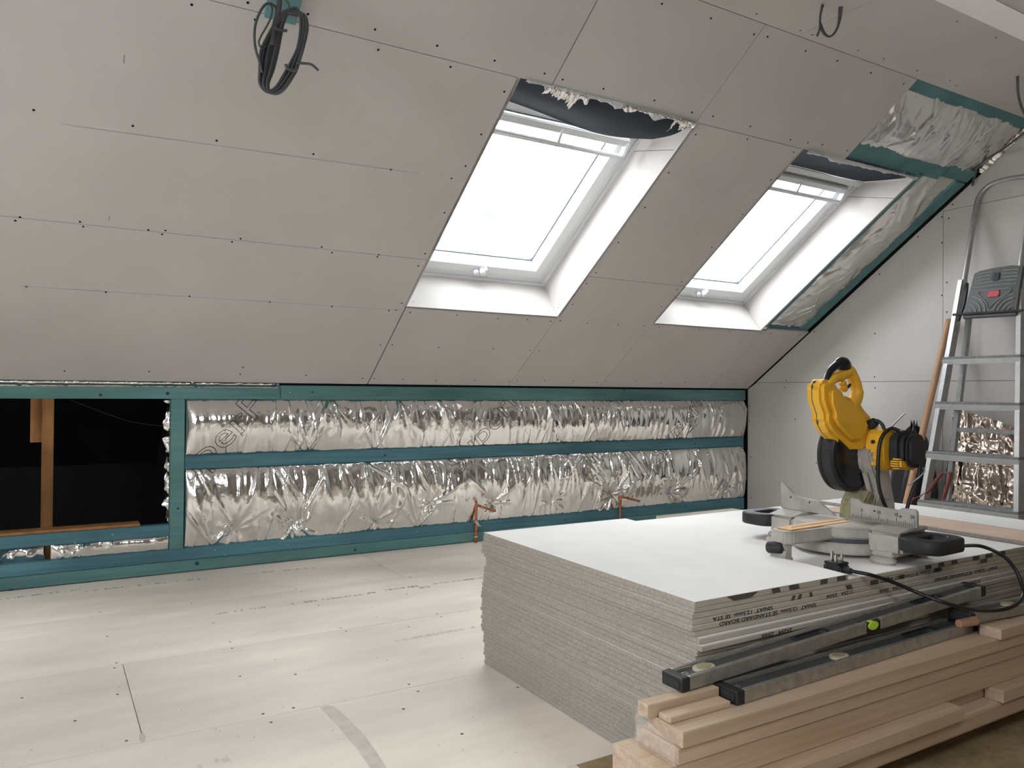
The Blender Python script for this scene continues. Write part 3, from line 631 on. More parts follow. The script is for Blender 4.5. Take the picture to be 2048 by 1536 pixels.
pipe('copper pipe with short side branch and a rag tied round it', py_(952, 1050, D-.022)[0], .205, .052, -.12)
pipe('copper pipe stub with side branch behind the plasterboard stack', py_(1240, 1010, D-.022)[0], .190, .055, -.12)
x_ = py_(952, 1050, D-.022)[0]
rag = np.zeros((9, 13, 3))
for i in range(9):
    for j in range(13):
        a = 2*PI*j/12; t = i/8; r = .0095+.003*math.sin(3*a+5*t)
        rag[i, j] = (x_+r*math.cos(a)+.022*t*t, D-.022+r*math.sin(a)-.004*t, .118-.030*t+.004*math.sin(2*a))
o = grid_link('rag', rag, 'wipe', None); tag(o, 'pale scrap of rag tied round the copper pipe', 'rag')

# ================================================================== LOOSE BOARDS BEHIND THE STACK
c0, c1 = pz(1308, 1031, .1), pz(1453, 1014, .1)
for k in range(4):
    lb = ['lowest chipboard offcut of the low pile on the floor behind the stack', 'chipboard offcut second from the floor in the low pile behind the stack', 'chipboard offcut just under the top one in the low pile', 'grey chipboard offcut on top of the low pile behind the stack'][k]
    o = box('chipboard_offcut', c0[0]+.006*(k % 2), c1[0], c0[1]-.55, c0[1]-.004*k, .0005+.025*k, .0245+.025*k, 'chipboard', None, .001); tag(o, lb, 'board', 'chipboard offcuts behind the stack')

# ================================================================== PLASTERBOARD STACK
SX0, SX1, SY0, SY1, TB = 1.147, 2.925, 1.178, 2.078, .0125
lx = [175, 175, 155, 155, 145, 190, 200, 190, 180, 182, 168, 172, 170, 150, 150, 152, 152, 155, 150, 160, 150, 152, 145, 165, 180, 185, 190, 195, 195, 198, 205, 205]
dyl = [0, 0, .001, .001, 0, .002, -.009, -.018, -.007, -.002]+[(-.008+.016*((k*37) % 11)/11) for k in range(22)]
def sheet_me(x0, x1, y0, y1, z0, z1, skew=0.):
    me = box_me(x0, x1, y0, y1, z0, z1, 0); bm = bmesh.new(); bm.from_mesh(me)
    for v in bm.verts: v.co.y += skew*(v.co.x-x0)/(x1-x0)
    bmesh.ops.bevel(bm, geom=[e for e in bm.edges if abs(e.verts[0].co.z-e.verts[1].co.z) < .001], offset=.0019, segments=1, affect='EDGES')
    for f in bm.faces:                                    # 0 face paper, 1 raw gypsum ends, 2 wrapped long edges
        n = f.normal; f.material_index = 1 if abs(n.x) > .2 else (2 if abs(n.y) > .3 else 0)
    bm.to_mesh(me); bm.free(); return me
SHEET = []
def top_of(k): return .4-TB*k
for k in range(32):
    z1 = top_of(k); z0 = z1-TB+.0005
    dx = (lx[k]-172)*.00024; x1 = SX1+dx+.006*math.sin(k*2.3); y0 = SY0+dyl[k]; y1 = SY1+dyl[k]*.6
    if k == 0: me = mesh('off', [(SX0+dx, y0-.001, z0), (1.645, y0-.001, z0), (1.70, 2.075, z0), (SX0+dx, 2.075, z0), (SX0+dx, y0-.001, z1), (1.645, y0-.001, z1), (1.70, 2.075, z1), (SX0+dx, 2.075, z1)], [(3, 2, 1, 0), (4, 5, 6, 7), (0, 1, 5, 4), (1, 2, 6, 5), (2, 3, 7, 6), (3, 0, 4, 7)])
    else: me = sheet_me(SX0+dx, x1, y0, y1, z0, z1, max(0, -dyl[k]))
    o = link('plasterboard_sheet', me, ['plaster_white', 'gypsum', 'paper_edge'])
    if k == 0:
        for p in me.polygons: p.material_index = 0 if abs(p.normal.z) > .7 else (1 if abs(p.normal.x) > .5 else 2)
    od = 'second third fourth fifth sixth seventh eighth ninth tenth eleventh twelfth thirteenth fourteenth fifteenth sixteenth seventeenth'.split()
    if k == 0: lb = 'short white plasterboard offcut lying on top of the tall board stack'
    elif k == 1: lb = 'full white plasterboard sheet directly under the mitre saw'
    elif k == 31: lb = 'bottom plasterboard sheet of the tall stack, lying on the floor'
    elif k <= 16: lb = '%splasterboard sheet, %s from the top of the tall stack' % ('ink-printed ' if k in (2, 3, 4, 6, 7) else 'raw-ended ', od[k-1])
    else: lb = 'raw-ended plasterboard sheet, %s from the floor in the tall stack' % od[30-k]
    tag(o, lb, 'plasterboard', 'plasterboard sheets in the tall stack'); SHEET.append((o, y0))
# gnawed chip on the top edge
def edge_text(k, s, px_right, py_right, sx=1.5):
    o, y0 = SHEET[k]; me = text_me(s, .0118, sx=sx); xr = hit(px_right, py_right, (0, 1, 0), y0)[0]; zc = top_of(k)-TB*.5
    xf(me, lambda x, y, z: (xr-x, y0-.0006, zc-(y-.004))); link('edge_print', me, 'ink', o)
edge_text(3, 'SINIAT  12.5mm  SE STA', 1545, 1216); edge_text(3, '21254   23:04', 1706, 1187); edge_text(2, 'SINIAT 12.5mm SE STANDARD BOARD', 1885, 1132, 1.35)
edge_text(4, 'SINIAT  12.5mm  SE STANDARD BOARD', 1632, 1214); edge_text(4, '21254   23:03', 1806, 1182); edge_text(4, 'SINIAT  12.5mm  SE STANDARD BOARD', 1995, 1143)
edge_text(7, '21254   23:03', 1584, 1256); edge_text(7, 'SINIAT  12.5mm  SE STANDARD BOARD', 1850, 1200); edge_text(6, '21254  23:03', 1960, 1160)
def edge_marks(k, lst, m='ink_edge'):
    o, y0 = SHEET[k]; yy = y0-(.0018 if k == 0 else .0005)
    for a, b, sl in lst:
        xa, xb = hit(a, 1180-(a-1400)*.2, (0, 1, 0), y0)[0], hit(b, 1180-(b-1400)*.2, (0, 1, 0), y0)[0]; z0, z1 = top_of(k)-TB+.0008, top_of(k)-.0010
        link('edge_ink', mesh('m', [(xa+sl, yy, z0), (xb+sl*(-1 if abs(sl) > .015 else 1), yy, z0), (xb, yy, z1), (xa, yy, z1)], [(0, 1, 2, 3)]), m, o)
edge_marks(0, [(1452, 1516, .022), (1542, 1558, .004), (1576, 1596, .004), (1640, 1654, 0), (1672, 1690, .003)])
edge_marks(1, [(1850, 1862, .003), (1876, 1888, .002), (1902, 1914, .003), (1945, 1958, .002), (1970, 1984, .003), (1995, 2010, .002)])
edge_marks(2, [(1585, 1592, -.006), (1598, 1605, -.006), (1618, 1624, .003), (1690, 1702, .008), (1740, 1756, .003), (1768, 1778, .003), (1798, 1808, .003), (1868, 1880, .002), (1960, 1974, .002)])
# peach faced strip and white strip lying across the far end
o = link('plasterboard_strip', sheet_me(2.475, 2.672, .98, 1.905, .3877, .4002), ['peach', 'gypsum', 'gypsum']); tag(o, 'peach-backed plasterboard strip with ragged cut edge on the stack behind the saw', 'plasterboard')
o = link('plasterboard_strip', sheet_me(2.676, 2.90, .98, 2.05, .3877, .4000), ['plaster_white', 'gypsum', 'paper_edge']); tag(o, 'white plasterboard strip at the far end of the stack beside the peach one', 'plasterboard')

# ================================================================== TIMBER PILE IN FRONT
def plank(x0, x1, y0, y1, z0, z1, label, bev=.0018):
    me = box_me(x0, x1, y0, y1, z0+.0002, z1-.0002, bev)
    o = link('timber_board', me, ['pine', 'pine_end'])
    for p in me.polygons:
        if abs(p.normal.x) > .8: p.material_index = 1
    return tag(o, label, 'timber', 'planed softwood boards piled beside the plasterboard')
plank(.963, 2.75, 1.015, 1.108, .205, .235, 'planed softwood board carrying the front spirit level, top of the timber pile')
plank(.957, 2.72, 1.020, 1.132, .175, .205, 'planed softwood board with shrink-wrapped end, second layer of the timber pile')
plank(.914, 2.80, 1.024, 1.150, .120, .175, 'thick pale timber sticking out furthest from the pile end')
o = plank(.93, 1.797, .986, 1.030, .0905, .120, 'grooved yellowish batten low on the pile with its far end notched')
plank(1.975, 2.80, .992, 1.036, .0905, .120, 'short grooved batten under the thick timber, beyond the notched one')
plank(.935, 2.76, 1.040, 1.148, .0905, .1195, 'softwood board just below the thick timber, set back from the battens')
plank(.942, 2.82, 1.000, 1.140, .0465, .0903, 'round-edged floor-level timber under the low battens', .008)
plank(.950, 2.70, 1.078, 1.148, .0, .0463, 'timber bearer lying on the floor under the pile')
plank(.944, 1.125, 1.086, 1.115, .235, .2605, 'short square batten offcut under the end of the rear spirit level')
plank(.966, 1.118, 1.050, 1.082, .235, .247, 'thin lath offcut lying beside the square batten on the pile')
plank(1.992, 2.62, 1.006, 1.058, .235, .2615, 'batten under the far spirit level at the pile edge')
# clear film over the board ends
film = np.zeros((14, 30, 3))
for i in range(14):
    for j in range(30):
        s, t = i/13, j/29; film[i, j] = (.9535-.004*float(ridged(np.array(s*7), np.array(t*9), 4))-.003*math.sin(PI*t), 1.021+.108*t, .177+.058*s-.02*(1-t)*s)
def film_mat():
    m = bpy.data.materials.new('film'); m.use_nodes = True; t = m.node_tree; b = t.nodes['Principled BSDF']; b.inputs['Base Color'].default_value = (.9, .88, .85, 1); b.inputs['Roughness'].default_value = .15; b.inputs['Alpha'].default_value = .22
    M['film'] = m
film_mat()
o = grid_link('shrink_film', film, 'film', None); tag(o, 'crumpled clear plastic film wrapped over the timber board ends', 'plastic film')

# ================================================================== SPIRIT LEVELS
def level(label, A, B, width, thick, holes, vials, end='black', side_vial=None):
    """A, B: top near corners (left, right); the web lies flat facing up, `width` runs away from the camera"""
    A, B = np.array(A, float), np.array(B, float); L = np.linalg.norm(B-A); ex = (B-A)/L; ez = np.array([0, 0, 1.]); ez -= ex*(ez@ex); ez /= np.linalg.norm(ez); ey = np.cross(ez, ex)
    if ey[1] < 0: ey = -ey
    root = empty('spirit_level', A-ez*thick, label, 'spirit level', 'aluminium spirit levels on the timber pile')
    W = lambda a, b, c: A+ex*a+ey*b+ez*c
    inner = [rrect(h1-h0, width*.52, width*.24, 6, (h0+h1)/2, width*.5) for h0, h1 in holes]
    web = shape_me([[(.022, .006), (L-.022, .006), (L-.022, width-.006), (.022, width-.006)]]+inner, thick*.55); xf(web, lambda x, y, z: W(x, y, z-thick*.5)); link('web', web, 'level_web', root)
    for y0, y1 in ((0, .0085), (width-.0085, width)):
        segs = [(.022, L-.022)]
        if side_vial and y0 == 0: segs = [(.022, side_vial[0]), (side_vial[1], L-.022)]
        for s0, s1 in segs:
            me = box_me(s0, s1, y0, y1, -thick, 0, .0015); xf(me, lambda x, y, z: W(x, y, z)); link('flange', me, 'level_edge', root)
    for y0 in (.0105, width-.0125):
        me = box_me(.022, L-.022, y0, y0+.0032, -.007, -.0015, .0008); xf(me, lambda x, y, z: W(x, y, z)); link('web_bead', me, 'level_edge', root)
    for x0, x1 in ((0, .022), (L-.022, L)):
        me = box_me(x0, x1, -.0005, width+.0005, -thick-.0005, .0006, .003); xf(me, lambda x, y, z: W(x, y, z)); c = link('end_cap', me, 'black_plastic', root)
        xe = x0-.0012 if x0 == 0 else x1+.0002
        me = shape_me([rrect(width*.78, thick*.62, thick*.22)], .001); xf(me, lambda x, y, z: W(xe, width/2+x, -thick/2+y)); link('end_inset', me, 'dark_grey', c)
    for h0, h1 in holes:
        rim = shape_me([rrect(h1-h0+.012, width*.52+.012, width*.28, 6), rrect(h1-h0-.002, width*.52-.002, width*.24, 6)], .003); xf(rim, lambda x, y, z: W((h0+h1)/2+x, width*.5+y, z-thick*.20)); link('grip_rim', rim, 'black_plastic', root)
    for vx, kind in vials:
        rim = shape_me([[(vx+.026*math.cos(a), width*.5+.017*math.sin(a)) for a in np.linspace(0, 2*PI, 20, endpoint=False)]], .006); xf(rim, lambda x, y, z: W(x, y, z-thick*.22)); q = link('vial_housing', rim, 'lens' if kind == 'vial_dull' else 'black_gloss', root)
        me = shape_me([[(vx+.018*math.cos(a), width*.5+.010*math.sin(a)) for a in np.linspace(0, 2*PI, 18, endpoint=False)]], .002); xf(me, lambda x, y, z: W(x, y, z-thick*.22+.0042)); link('vial', me, kind, q)
    if side_vial:
        s0, s1 = side_vial; me = box_me(s0+.001, s1-.001, .001, width*.42, -thick+.002, -.003, .001); xf(me, lambda x, y, z: W(x, y, z)); q = link('vial_housing', me, 'black_gloss', root)
        me = shape_me([[(.017*math.cos(a), .0095*math.sin(a)) for a in np.linspace(0, 2*PI, 18, endpoint=False)]], .012); xf(me, lambda x, y, z: W((s0+s1)/2-.004+x, .004+z*1.1, -thick*.42+y)); link('vial', me, 'vial', q)
    ring = shape_me([[(.035+.0065*math.cos(a), width*.5+.0065*math.sin(a)) for a in np.linspace(0, 2*PI, 16, endpoint=False)], [(.035+.0042*math.cos(a), width*.5+.0042*math.sin(a)) for a in np.linspace(0, 2*PI, 16, endpoint=False)]], .002)
    xf(ring, lambda x, y, z: W(x, y, z-thick*.22)); link('hang_hole_ring', ring, 'alu', root)
    return root
level('black faced spirit level with green vial lying against the board stack', (1.036, 1.096, .2878), (2.10, 1.098, .3345), .056, .026, [(.36, .46), (.80, .90)], [(.085, 'vial_dull')], side_vial=(.565, .618))
level('worn spirit level with cream oval vial lying in front of the green one', (1.131, 1.046, .2622), (2.02, 1.076, .2622), .060, .0262, [(.63, .74)], [(.36, 'vial_dull')])
level('third spirit level resting on a batten, farther along the timber pile', (1.955, 1.060, .2905), (2.75, .985, .2905), .058, .026, [(.30, .40)], [(.20, 'vial_dull')])
# orange handled knife between the levels
o = cyl('chisel_handle', (1.905, 1.062, .274), (1.962, 1.050, .276), .0095, 'handle_wood', None, r1=.011, bev=.002); tag(o, 'small brown wooden tool handle between the two spirit level ends', 'tool handle')

# ================================================================== MITRE SAW
SO_ = np.array([1.955, 1.415, .3875]); SYAW = math.radians(3.)
def SW(a, b, c):
    """a: operator's right, b: back, c: up"""
    x, y = b, -a; return np.array([SO_[0]+x*math.cos(SYAW)-y*math.sin(SYAW), SO_[1]+x*math.sin(SYAW)+y*math.cos(SYAW), SO_[2]+c])
saw = empty('mitre_saw', SO_, 'yellow and black electric mitre saw standing on the plasterboard stack', 'mitre saw')
def sprism(name, poly, c0, c1, m, bev=.003, parent=None): return prism(name, poly, lambda a, b, t: SW(a, b, t), c0, c1, m, parent or saw, bev)
def sside(name, poly, a0, a1, m, bev=.003, parent=None): return prism(name, poly, lambda b, c, t: SW(t, b, c), a0, a1, m, parent or saw, bev)
def circ(r, n=40, cx=0, cy=0): return [(cx+r*math.cos(2*PI*i/n), cy+r*math.sin(2*PI*i/n)) for i in range(n)]
sprism('base_ring', circ(.142), .010, .040, 'cast', .004); sprism('base_ring_shadow', circ(.132), .040, .052, 'dark_grey', 0)
tt = sprism('turntable', circ(.136), .052, .082, 'cast', .005)
sprism('table_arm', [(-.050, -.10), (.050, -.10), (.034, -.275), (.020, -.295), (-.020, -.295), (-.034, -.275)], .046, .080, 'cast', .004, None)
sprism('kerf_plate', [(-.026, .0), (.026, .0), (.022, -.268), (-.022, -.268)], .0805, .0835, 'kerf', .0005)
sprism('kerf_slot', [(-.0025, .02), (.0025, .02), (.0025, -.235), (-.0025, -.235)], .0836, .0839, 'black', 0)
cyl('lock_knob', SW(-.030, -.298, .032), SW(.012, -.285, .036), .0155, 'black_plastic', saw, bev=.004)
sside('lock_bracket', [(-.292, .046), (-.262, .046), (-.262, .004), (-.276, .004), (-.284, .03)], .004, .022, 'cast', .002)
sside('lock_bracket', [(-.290, .030), (-.268, .010), (-.258, .010), (-.258, .000), (-.292, .000)], -.026, .022, 'cast', .001)
for s in (-1, 1):
    sprism('base_wing', [(s*a, b) for a, b in ((.118, -.075), (.205, -.062), (.205, .075), (.118, .085))], .020, .080, 'cast', .008)
    sside('wing_shoulder', [(-.072, .0795), (-.02, .0900), (.070, .0900), (.075, .0795)], s*.115, s*.204, 'cast', .003)
    sprism('foot', [(s*.165+.034*math.cos(t), -.078+.026*math.sin(t)) for t in np.linspace(0, 2*PI, 20, endpoint=False)], .0, .017, 'cast', .004)
    sprism('foot', [(s*.165+.030*math.cos(t), .085+.022*math.sin(t)) for t in np.linspace(0, 2*PI, 20, endpoint=False)], .0, .017, 'cast', .004)
    sprism('foot_web', [(s*.135, -.085), (s*.195, -.085), (s*.195, -.05), (s*.135, -.05)], .016, .030, 'cast', .004)
    me = shape_me([rrect(.105, .150, .035, 6), rrect(.052, .098, .018, 5)], .036, .006); xf(me, lambda x, y, z: SW(s*(.252+x*1.), -.004+y, .058+z)); link('carry_handle', me, 'black_plastic', saw)
# fences
rf = sside_f = None
def fence(name, poly, th=.010): return prism(name, poly, lambda a, c, t: SW(a, t, c), .0, th, 'plate', saw, .0012)
fr = fence('fence', [(.022, .0905), (.212, .0905), (.212, .134), (.206, .139), (.172, .139), (.160, .132), (.060, .138), (.046, .148), (.026, .150), (.022, .146)])
fl = fence('fence', [(-.210, .0905), (-.024, .0905), (-.080, .126), (-.150, .132), (-.165, .138), (-.208, .172), (-.212, .168)])
ticks = []
for i in range(37):
    hgt = .019 if i % 10 == 6 else (.014 if i % 5 == 1 else .010); a = .026+i*.005; ticks.append(mesh('t', [SW(a, -.0006, .092), SW(a+.0014, -.0006, .092), SW(a+.0014, -.0006, .092+hgt), SW(a, -.0006, .092+hgt)], [(0, 1, 2, 3)]))
for s_, a in (('5', .054), ('10', .100), ('15', .150), ('20', .195)):
    me = text_me(s_, .012); xf(me, lambda x, y, z: SW(a+x, -.0007, .115+y)); ticks.append(me)
link('ruler_marks', join_me(ticks), 'ink', fr)['kind'] = 'stuff'
for f_, lst in ((fr, ((.094, .121), (.168, .116))), (fl, ((-.175, .128), (-.110, .120)))):
    for a, c in lst: link('bolt_hole', cyl_me(SW(a, -.0005, c), SW(a, -.0009, c), .0028, seg=8), 'black', f_)
# pivot post
sside('pivot_post', [(.075, .03), (.21, .03), (.20, .12), (.175, .20), (.135, .205), (.10, .13)], -.034, .040, 'cast', .006)
sside('bevel_scale', [(.050, .075), (.112, .075), (.112, .150), (.090, .165), (.060, .130)], -.050, .030, 'cast_dust', .006)
for a in (-.012, .018): cyl('spring_rod', SW(a, .105, .15), SW(a, .075, .215), .007, 'cast', saw, seg=12)
sside('lift_arm', [(.125, .135), (.185, .130), (.155, .245), (.105, .300), (.050, .275), (.085, .215)], -.024, .046, 'cast', .006)
# blade and guards: outlines are measured in the blade plane
def hb(zx, zy, a=0.):                                   # crop pixel of the head -> (b, c) in the plane a
    p = hit(1600+zx/4.653, 690+zy/4.653, (0, 1, 0), SO_[1]-a); return (p[0]-SO_[0], p[2]-SO_[2])
gc, gr = (.045, .268), .108
cyl('blade_guard', SW(-.034, *gc), SW(.006, *gc), gr, 'guard', saw, seg=48, bev=.006)
cyl('guard_rim', SW(-.046, *gc), SW(-.034, *gc), gr*.99, 'black_plastic', saw, seg=48, bev=.004)
cyl('guard_face', SW(.006, *gc), SW(.0085, *gc), gr*.86, 'black_gloss', saw, seg=48, smooth=False)
cyl('blade', SW(-.016, *gc), SW(-.014, *gc), gr*.93, 'alu_dull', saw, seg=48, smooth=False)
hp = [hb(*q) for q in ((98, 385), (104, 520), (150, 650), (150, 725), (200, 815), (285, 895), (400, 1000), (505, 1000), (548, 955), (625, 800), (560, 660), (470, 545), (420, 495), (370, 475), (318, 482), (288, 440), (275, 390), (250, 345), (212, 328), (160, 318), (118, 338))]
cen = np.mean(hp, 0)
hp = [(b+.014, c) for b, c in hp]; cen = np.mean(hp, 0)
hs = sside('upper_guard', hp, -.036, .018, 'yellow', .010)
sside('guard_rib', [tuple(cen+(np.array(q)-cen)*.72) for q in hp], .0181, .030, 'yellow', .006)
sside('guard_seam', [tuple(cen+(np.array(q)-cen)*1.004) for q in hp], -.0155, -.0130, 'dark_grey', 0)
hpath = lambda pts, a=.0: [SW(a, *hb(x, y)) for x, y in pts]
hd = tube('handle', smooth_path(hpath([(225, 400), (255, 350), (305, 310), (370, 290), (430, 262), (462, 240), (487, 280), (520, 350), (538, 430), (525, 500), (505, 560), (545, 630), (610, 700), (675, 780)]), 6), [.0155]*24+[.0165]*24+[.019]*31, 'yellow', saw, 14)
tube('switch_lever', smooth_path(hpath([(225, 350), (250, 280), (290, 225), (335, 190), (370, 172), (400, 180), (420, 205), (408, 235)]), 6), [.008+.004*min(1, i/20)+(.009 if 20 < i < 40 else 0)*math.sin(PI*max(0, min(1, (i-20)/20))) for i in range(43)], 'black_gloss', hd, 12)
tube('trigger', smooth_path(hpath([(385, 345), (410, 375), (400, 400), (420, 410)]), 4), .010, 'yellow', hd, 10)
tube('trigger_lock', smooth_path(hpath([(405, 402), (440, 400), (470, 368)]), 4), .0045, 'black_plastic', hd, 8)
# motor: axis to the operator's right
def oct_(b, c, rb, rc, n=20, p=.62): return [(b+rb*math.copysign(abs(math.cos(2*PI*i/n))**p, math.cos(2*PI*i/n)), c+rc*math.copysign(abs(math.sin(2*PI*i/n))**p, math.sin(2*PI*i/n))) for i in range(n)]
mb, mc = .150, .285
MA = lambda a: .016+(a-.024)*.68
mt = sside('motor_housing', oct_(mb-.012, mc, .066, .062), MA(.024), MA(.108), 'yellow', .008)
sside('gearbox_band', oct_(mb-.022, mc-.008, .072, .068), .004, MA(.0235), 'cast', .003)
sside('motor_cap', oct_(mb, mc, .056, .056), MA(.1085), MA(.170), 'black_plastic', .012)
sside('motor_cap_end', oct_(mb+.002, mc-.002, .046, .048), MA(.1702), MA(.196), 'black_plastic', .010)
sside('vent_panel', [(mb-.062, mc-.052), (mb+.03, mc-.060), (mb+.03, mc-.030), (mb-.062, mc-.022)], MA(.126), MA(.172), 'yellow', .006)
for k in range(4): sside('vent_slot', [(mb-.0632, mc-.048+.0065*k), (mb-.02, mc-.050+.0065*k), (mb-.02, mc-.0485+.0065*k), (mb-.0632, mc-.0462+.0065*k)], MA(.134), MA(.164), 'black', 0)
for k in range(3): sside('housing_rib', [(mb-.080, mc-.046+.018*k), (mb-.04, mc-.046+.018*k), (mb-.04, mc-.036+.018*k), (mb-.080, mc-.036+.018*k)], MA(.034), MA(.092), 'yellow', .003)
for a, c in ((.07, .022), (.03, -.03), (.09, -.055)): cyl('housing_screw', SW(MA(a), mb-.0795, mc+c), SW(MA(a), mb-.083, mc+c), .0055, 'black', saw, seg=12)
cyl('depth_knob', SW(MA(.028), mb-.055, mc+.068), SW(MA(.06), mb-.055, mc+.078), .014, 'black_plastic', saw, bev=.003)
tube('clamp_hoop', smooth_path([SW(MA(.035), mb-.06, mc+.07), SW(MA(.06), mb-.055, mc+.082), SW(MA(.085), mb-.05, mc+.070), SW(MA(.096), mb-.05, mc+.045)], 6), .005, 'black_plastic', saw, 8)
tube('lead_loop', smooth_path([SW(MA(.14), mb-.03, mc+.054), SW(MA(.115), mb-.045, mc+.060), SW(MA(.100), mb-.075, mc+.03), SW(MA(.097), mb-.085, mc-.03), SW(MA(.100), mb-.085, mc-.10), SW(MA(.118), mb-.075, mc-.155), SW(MA(.140), mb-.06, mc-.190), SW(MA(.155), mb-.04, mc-.205)], 7), .0052, 'cable_black', saw, 8)
tube('lead_loop', smooth_path([SW(MA(.19), mb+.02, mc-.02), SW(MA(.185), mb+.02, mc-.07), SW(MA(.172), mb+.0, mc-.12), SW(MA(.165), mb-.02, mc-.17), SW(MA(.165), mb-.035, mc-.205)], 7), .0052, 'cable_black', saw, 8)
tube('lock_wire', smooth_path([SW(MA(.15), mb+.03, mc-.055), SW(MA(.19), mb+.03, mc-.05), SW(MA(.205), mb+.02, mc-.062), SW(MA(.185), mb-.0, mc-.085), SW(MA(.160), mb-.01, mc-.100)], 6), .0028, 'alu', saw, 6)
cyl('depth_rod', SW(MA(.085), mb-.03, mc+.050), SW(MA(.150), mb-.01, mc+.105), .0022, 'alu', saw, seg=8)
# mains lead and plug
lead = [SW(.215, .03, .05), SW(.295, .045, .052), pz(1912, 1093, .442), pz(1960, 1092, .425), pz(2005, 1111, .412), pz(2030, 1138, .385), pz(2044, 1170, .350), pz(2046, 1192, .328), pz(2028, 1212, .312), pz(1990, 1221, .306), pz(1940, 1219, .318), pz(1885, 1204, .338), pz(1830, 1183, .352), pz(1782, 1163, .374), pz(1742, 1150, .396), pz(1712, 1144, .3985), pz(1692, 1139, .3995)]
tube('mains_lead', smooth_path(lead, 8), .0048, 'cable_black', saw, 8)
p0 = pz(1690, 1139, .3985); p1 = pz(1645, 1128, .3985); d = p1-p0; d /= np.linalg.norm(d); e = np.array([-d[1], d[0], 0]); PW = lambda a, b, c: p0+d*a+e*b+np.array([0, 0, c-.3985+.388])
me = prism_me([(0, -.018), (.012, -.024), (.040, -.026), (.050, -.018), (.052, .0), (.050, .018), (.040, .026), (.012, .024), (0, .018)], PW, 0, .020, .004); pg = link('plug', me, 'black_plastic', saw)
link('plug_back', prism_me([(.004, -.021), (.046, -.022), (.046, .022), (.004, .021)], PW, .0195, .026, .002), 'black_plastic', pg)
cyl('cord_grip', PW(-.018, 0, .010), PW(.002, 0, .010), .0072, 'black_plastic', pg, r1=.009, seg=12)
for a, b, hgt, wd in ((.038, .0, .023, .0042), (.018, -.011, .018, .0032), (.018, .011, .018, .0032)):
    me = box_me(-.0022, .0022, -wd, wd, 0, hgt, .0008); xf(me, lambda x, y, z: PW(a+x, b+y, .026+z)); link('plug_pin', me, 'brass', pg)

# ================================================================== LADDER
LXF = lambda z: 3.600+.300*z
YL = lambda z: 2.222+.0*z
YR = lambda z: 1.750+.135*z
lad = empty('step_ladder', (3.7, 2.0, 0), 'folded aluminium step ladder leaning on the gable wall', 'ladder')
def beam(name, f, z0, z1, wx, wy, m, parent=lad):
    vs = []
    for z in (z0, z1):
        p = f(z)
        for sx, sy in ((-1, -1), (1, -1), (1, 1), (-1, 1)): vs.append((p[0]+sx*wx/2, p[1]+sy*wy/2, z))
    return link(name, mesh('b', vs, [(3, 2, 1, 0), (4, 5, 6, 7), (0, 1, 5, 4), (1, 2, 6, 5), (2, 3, 7, 6), (3, 0, 4, 7)]), m, parent)
for Y in (YL, YR):
    beam('front_stile', lambda z: (LXF(z), Y(z)), .0, 1.42, .052, .021, 'alu')
    beam('rear_leg', lambda z: (3.775+.205*z, (Y(z)-2.0)*.86+2.0), .0, 1.28, .026, .022, 'alu_dull')
box('rear_bar', 3.775+.205*.655-.011, 3.775+.205*.655+.011, (YR(.65)-2)*.86+2.0, (YL(.65)-2)*.86+2.0, .645, .667, 'alu_dull', lad, .003)
for z in (.075, .318, .553, .797, 1.021):
    x = LXF(z); st = box('tread', x-.034, x+.066, YR(z)-.014, YL(z)+.016, z-.012, z, 'tread', lad, .002)
    box('tread_lip', x-.036, x-.030, YR(z)-.016, YL(z)+.018, z-.040, z-.0125, 'alu', st, .001); box('tread_rear_lip', x+.060, x+.0655, YR(z)-.012, YL(z)+.014, z-.034, z-.0125, 'alu_dull', st)
yt0, yt1 = YL(1.8)-.004, YR(1.8)-.040
hoop = [(LXF(1.12)+.004, YL(1.12)-.004, 1.12), (LXF(1.45)+.002, YL(1.45)-.006, 1.45), (LXF(1.78), yt0, 1.78), (LXF(1.86), yt0-.006, 1.86), (LXF(1.905), yt0-.035, 1.905), (LXF(1.925), yt0-.075, 1.925), (LXF(1.930), (yt0+yt1)/2, 1.930), (LXF(1.925), yt1+.06, 1.925), (LXF(1.905), yt1+.025, 1.905), (LXF(1.86), yt1+.004, 1.86), (LXF(1.78), yt1, 1.78), (LXF(1.45), YR(1.45)+.004, 1.45), (LXF(1.12)+.004, YR(1.12)+.004, 1.12)]
tube('hand_rail', smooth_path(hoop, 8), .0135, 'alu', lad, 12)
# folded-up platform
Pc = [np.array(q) for q in ((0, 0), (1, 0), (1, 1), (0, 1))]
def lp(px, py, dx=-.035):
    X = 3.9
    for _ in range(40):
        q = px_(px, py, X); X = LXF(q[2])+dx
    return q
BL, BR, TR, TL = lp(1924, 636), lp(2032, 630), lp(2047, 531), lp(1950, 541)
nrm = np.cross(BR-BL, TL-BL); nrm /= np.linalg.norm(nrm)
if nrm[0] > 0: nrm = -nrm
PP = lambda u, v, t: BL*(1-u)*(1-v)+BR*u*(1-v)+TR*u*v+TL*(1-u)*v+nrm*t
pf = prism('platform', [(0, 0), (1, 0), (1, 1), (.75, 1.035), (.4, 1.02), (.1, .985), (0, .94)], PP, -.020, 0, 'dark_grey', lad, .003)
ribs = []
def rib(pts, r=.0032): ribs.append(tube_me([PP(u, v, .001) for u, v in pts], r, 5))
for k in range(4):
    for s in (0, 1):
        f = lambda u: u if s == 0 else 1-u
        rib([(f(.07+(.10+.085*k)*math.cos(a)), .06+(.115+.085*k)*math.sin(a)) for a in np.linspace(.12, PI/2-.05, 10)])
for v in (.62, .70): rib([(.08, v), (.35, v+.02), (.65, v+.03), (.92, v+.02)])
for v in (.78, .85, .92): rib([(.08, v-.02), (.22, v), (.40, v+.01)]); rib([(.60, v+.02), (.80, v+.02), (.93, v+.01)])
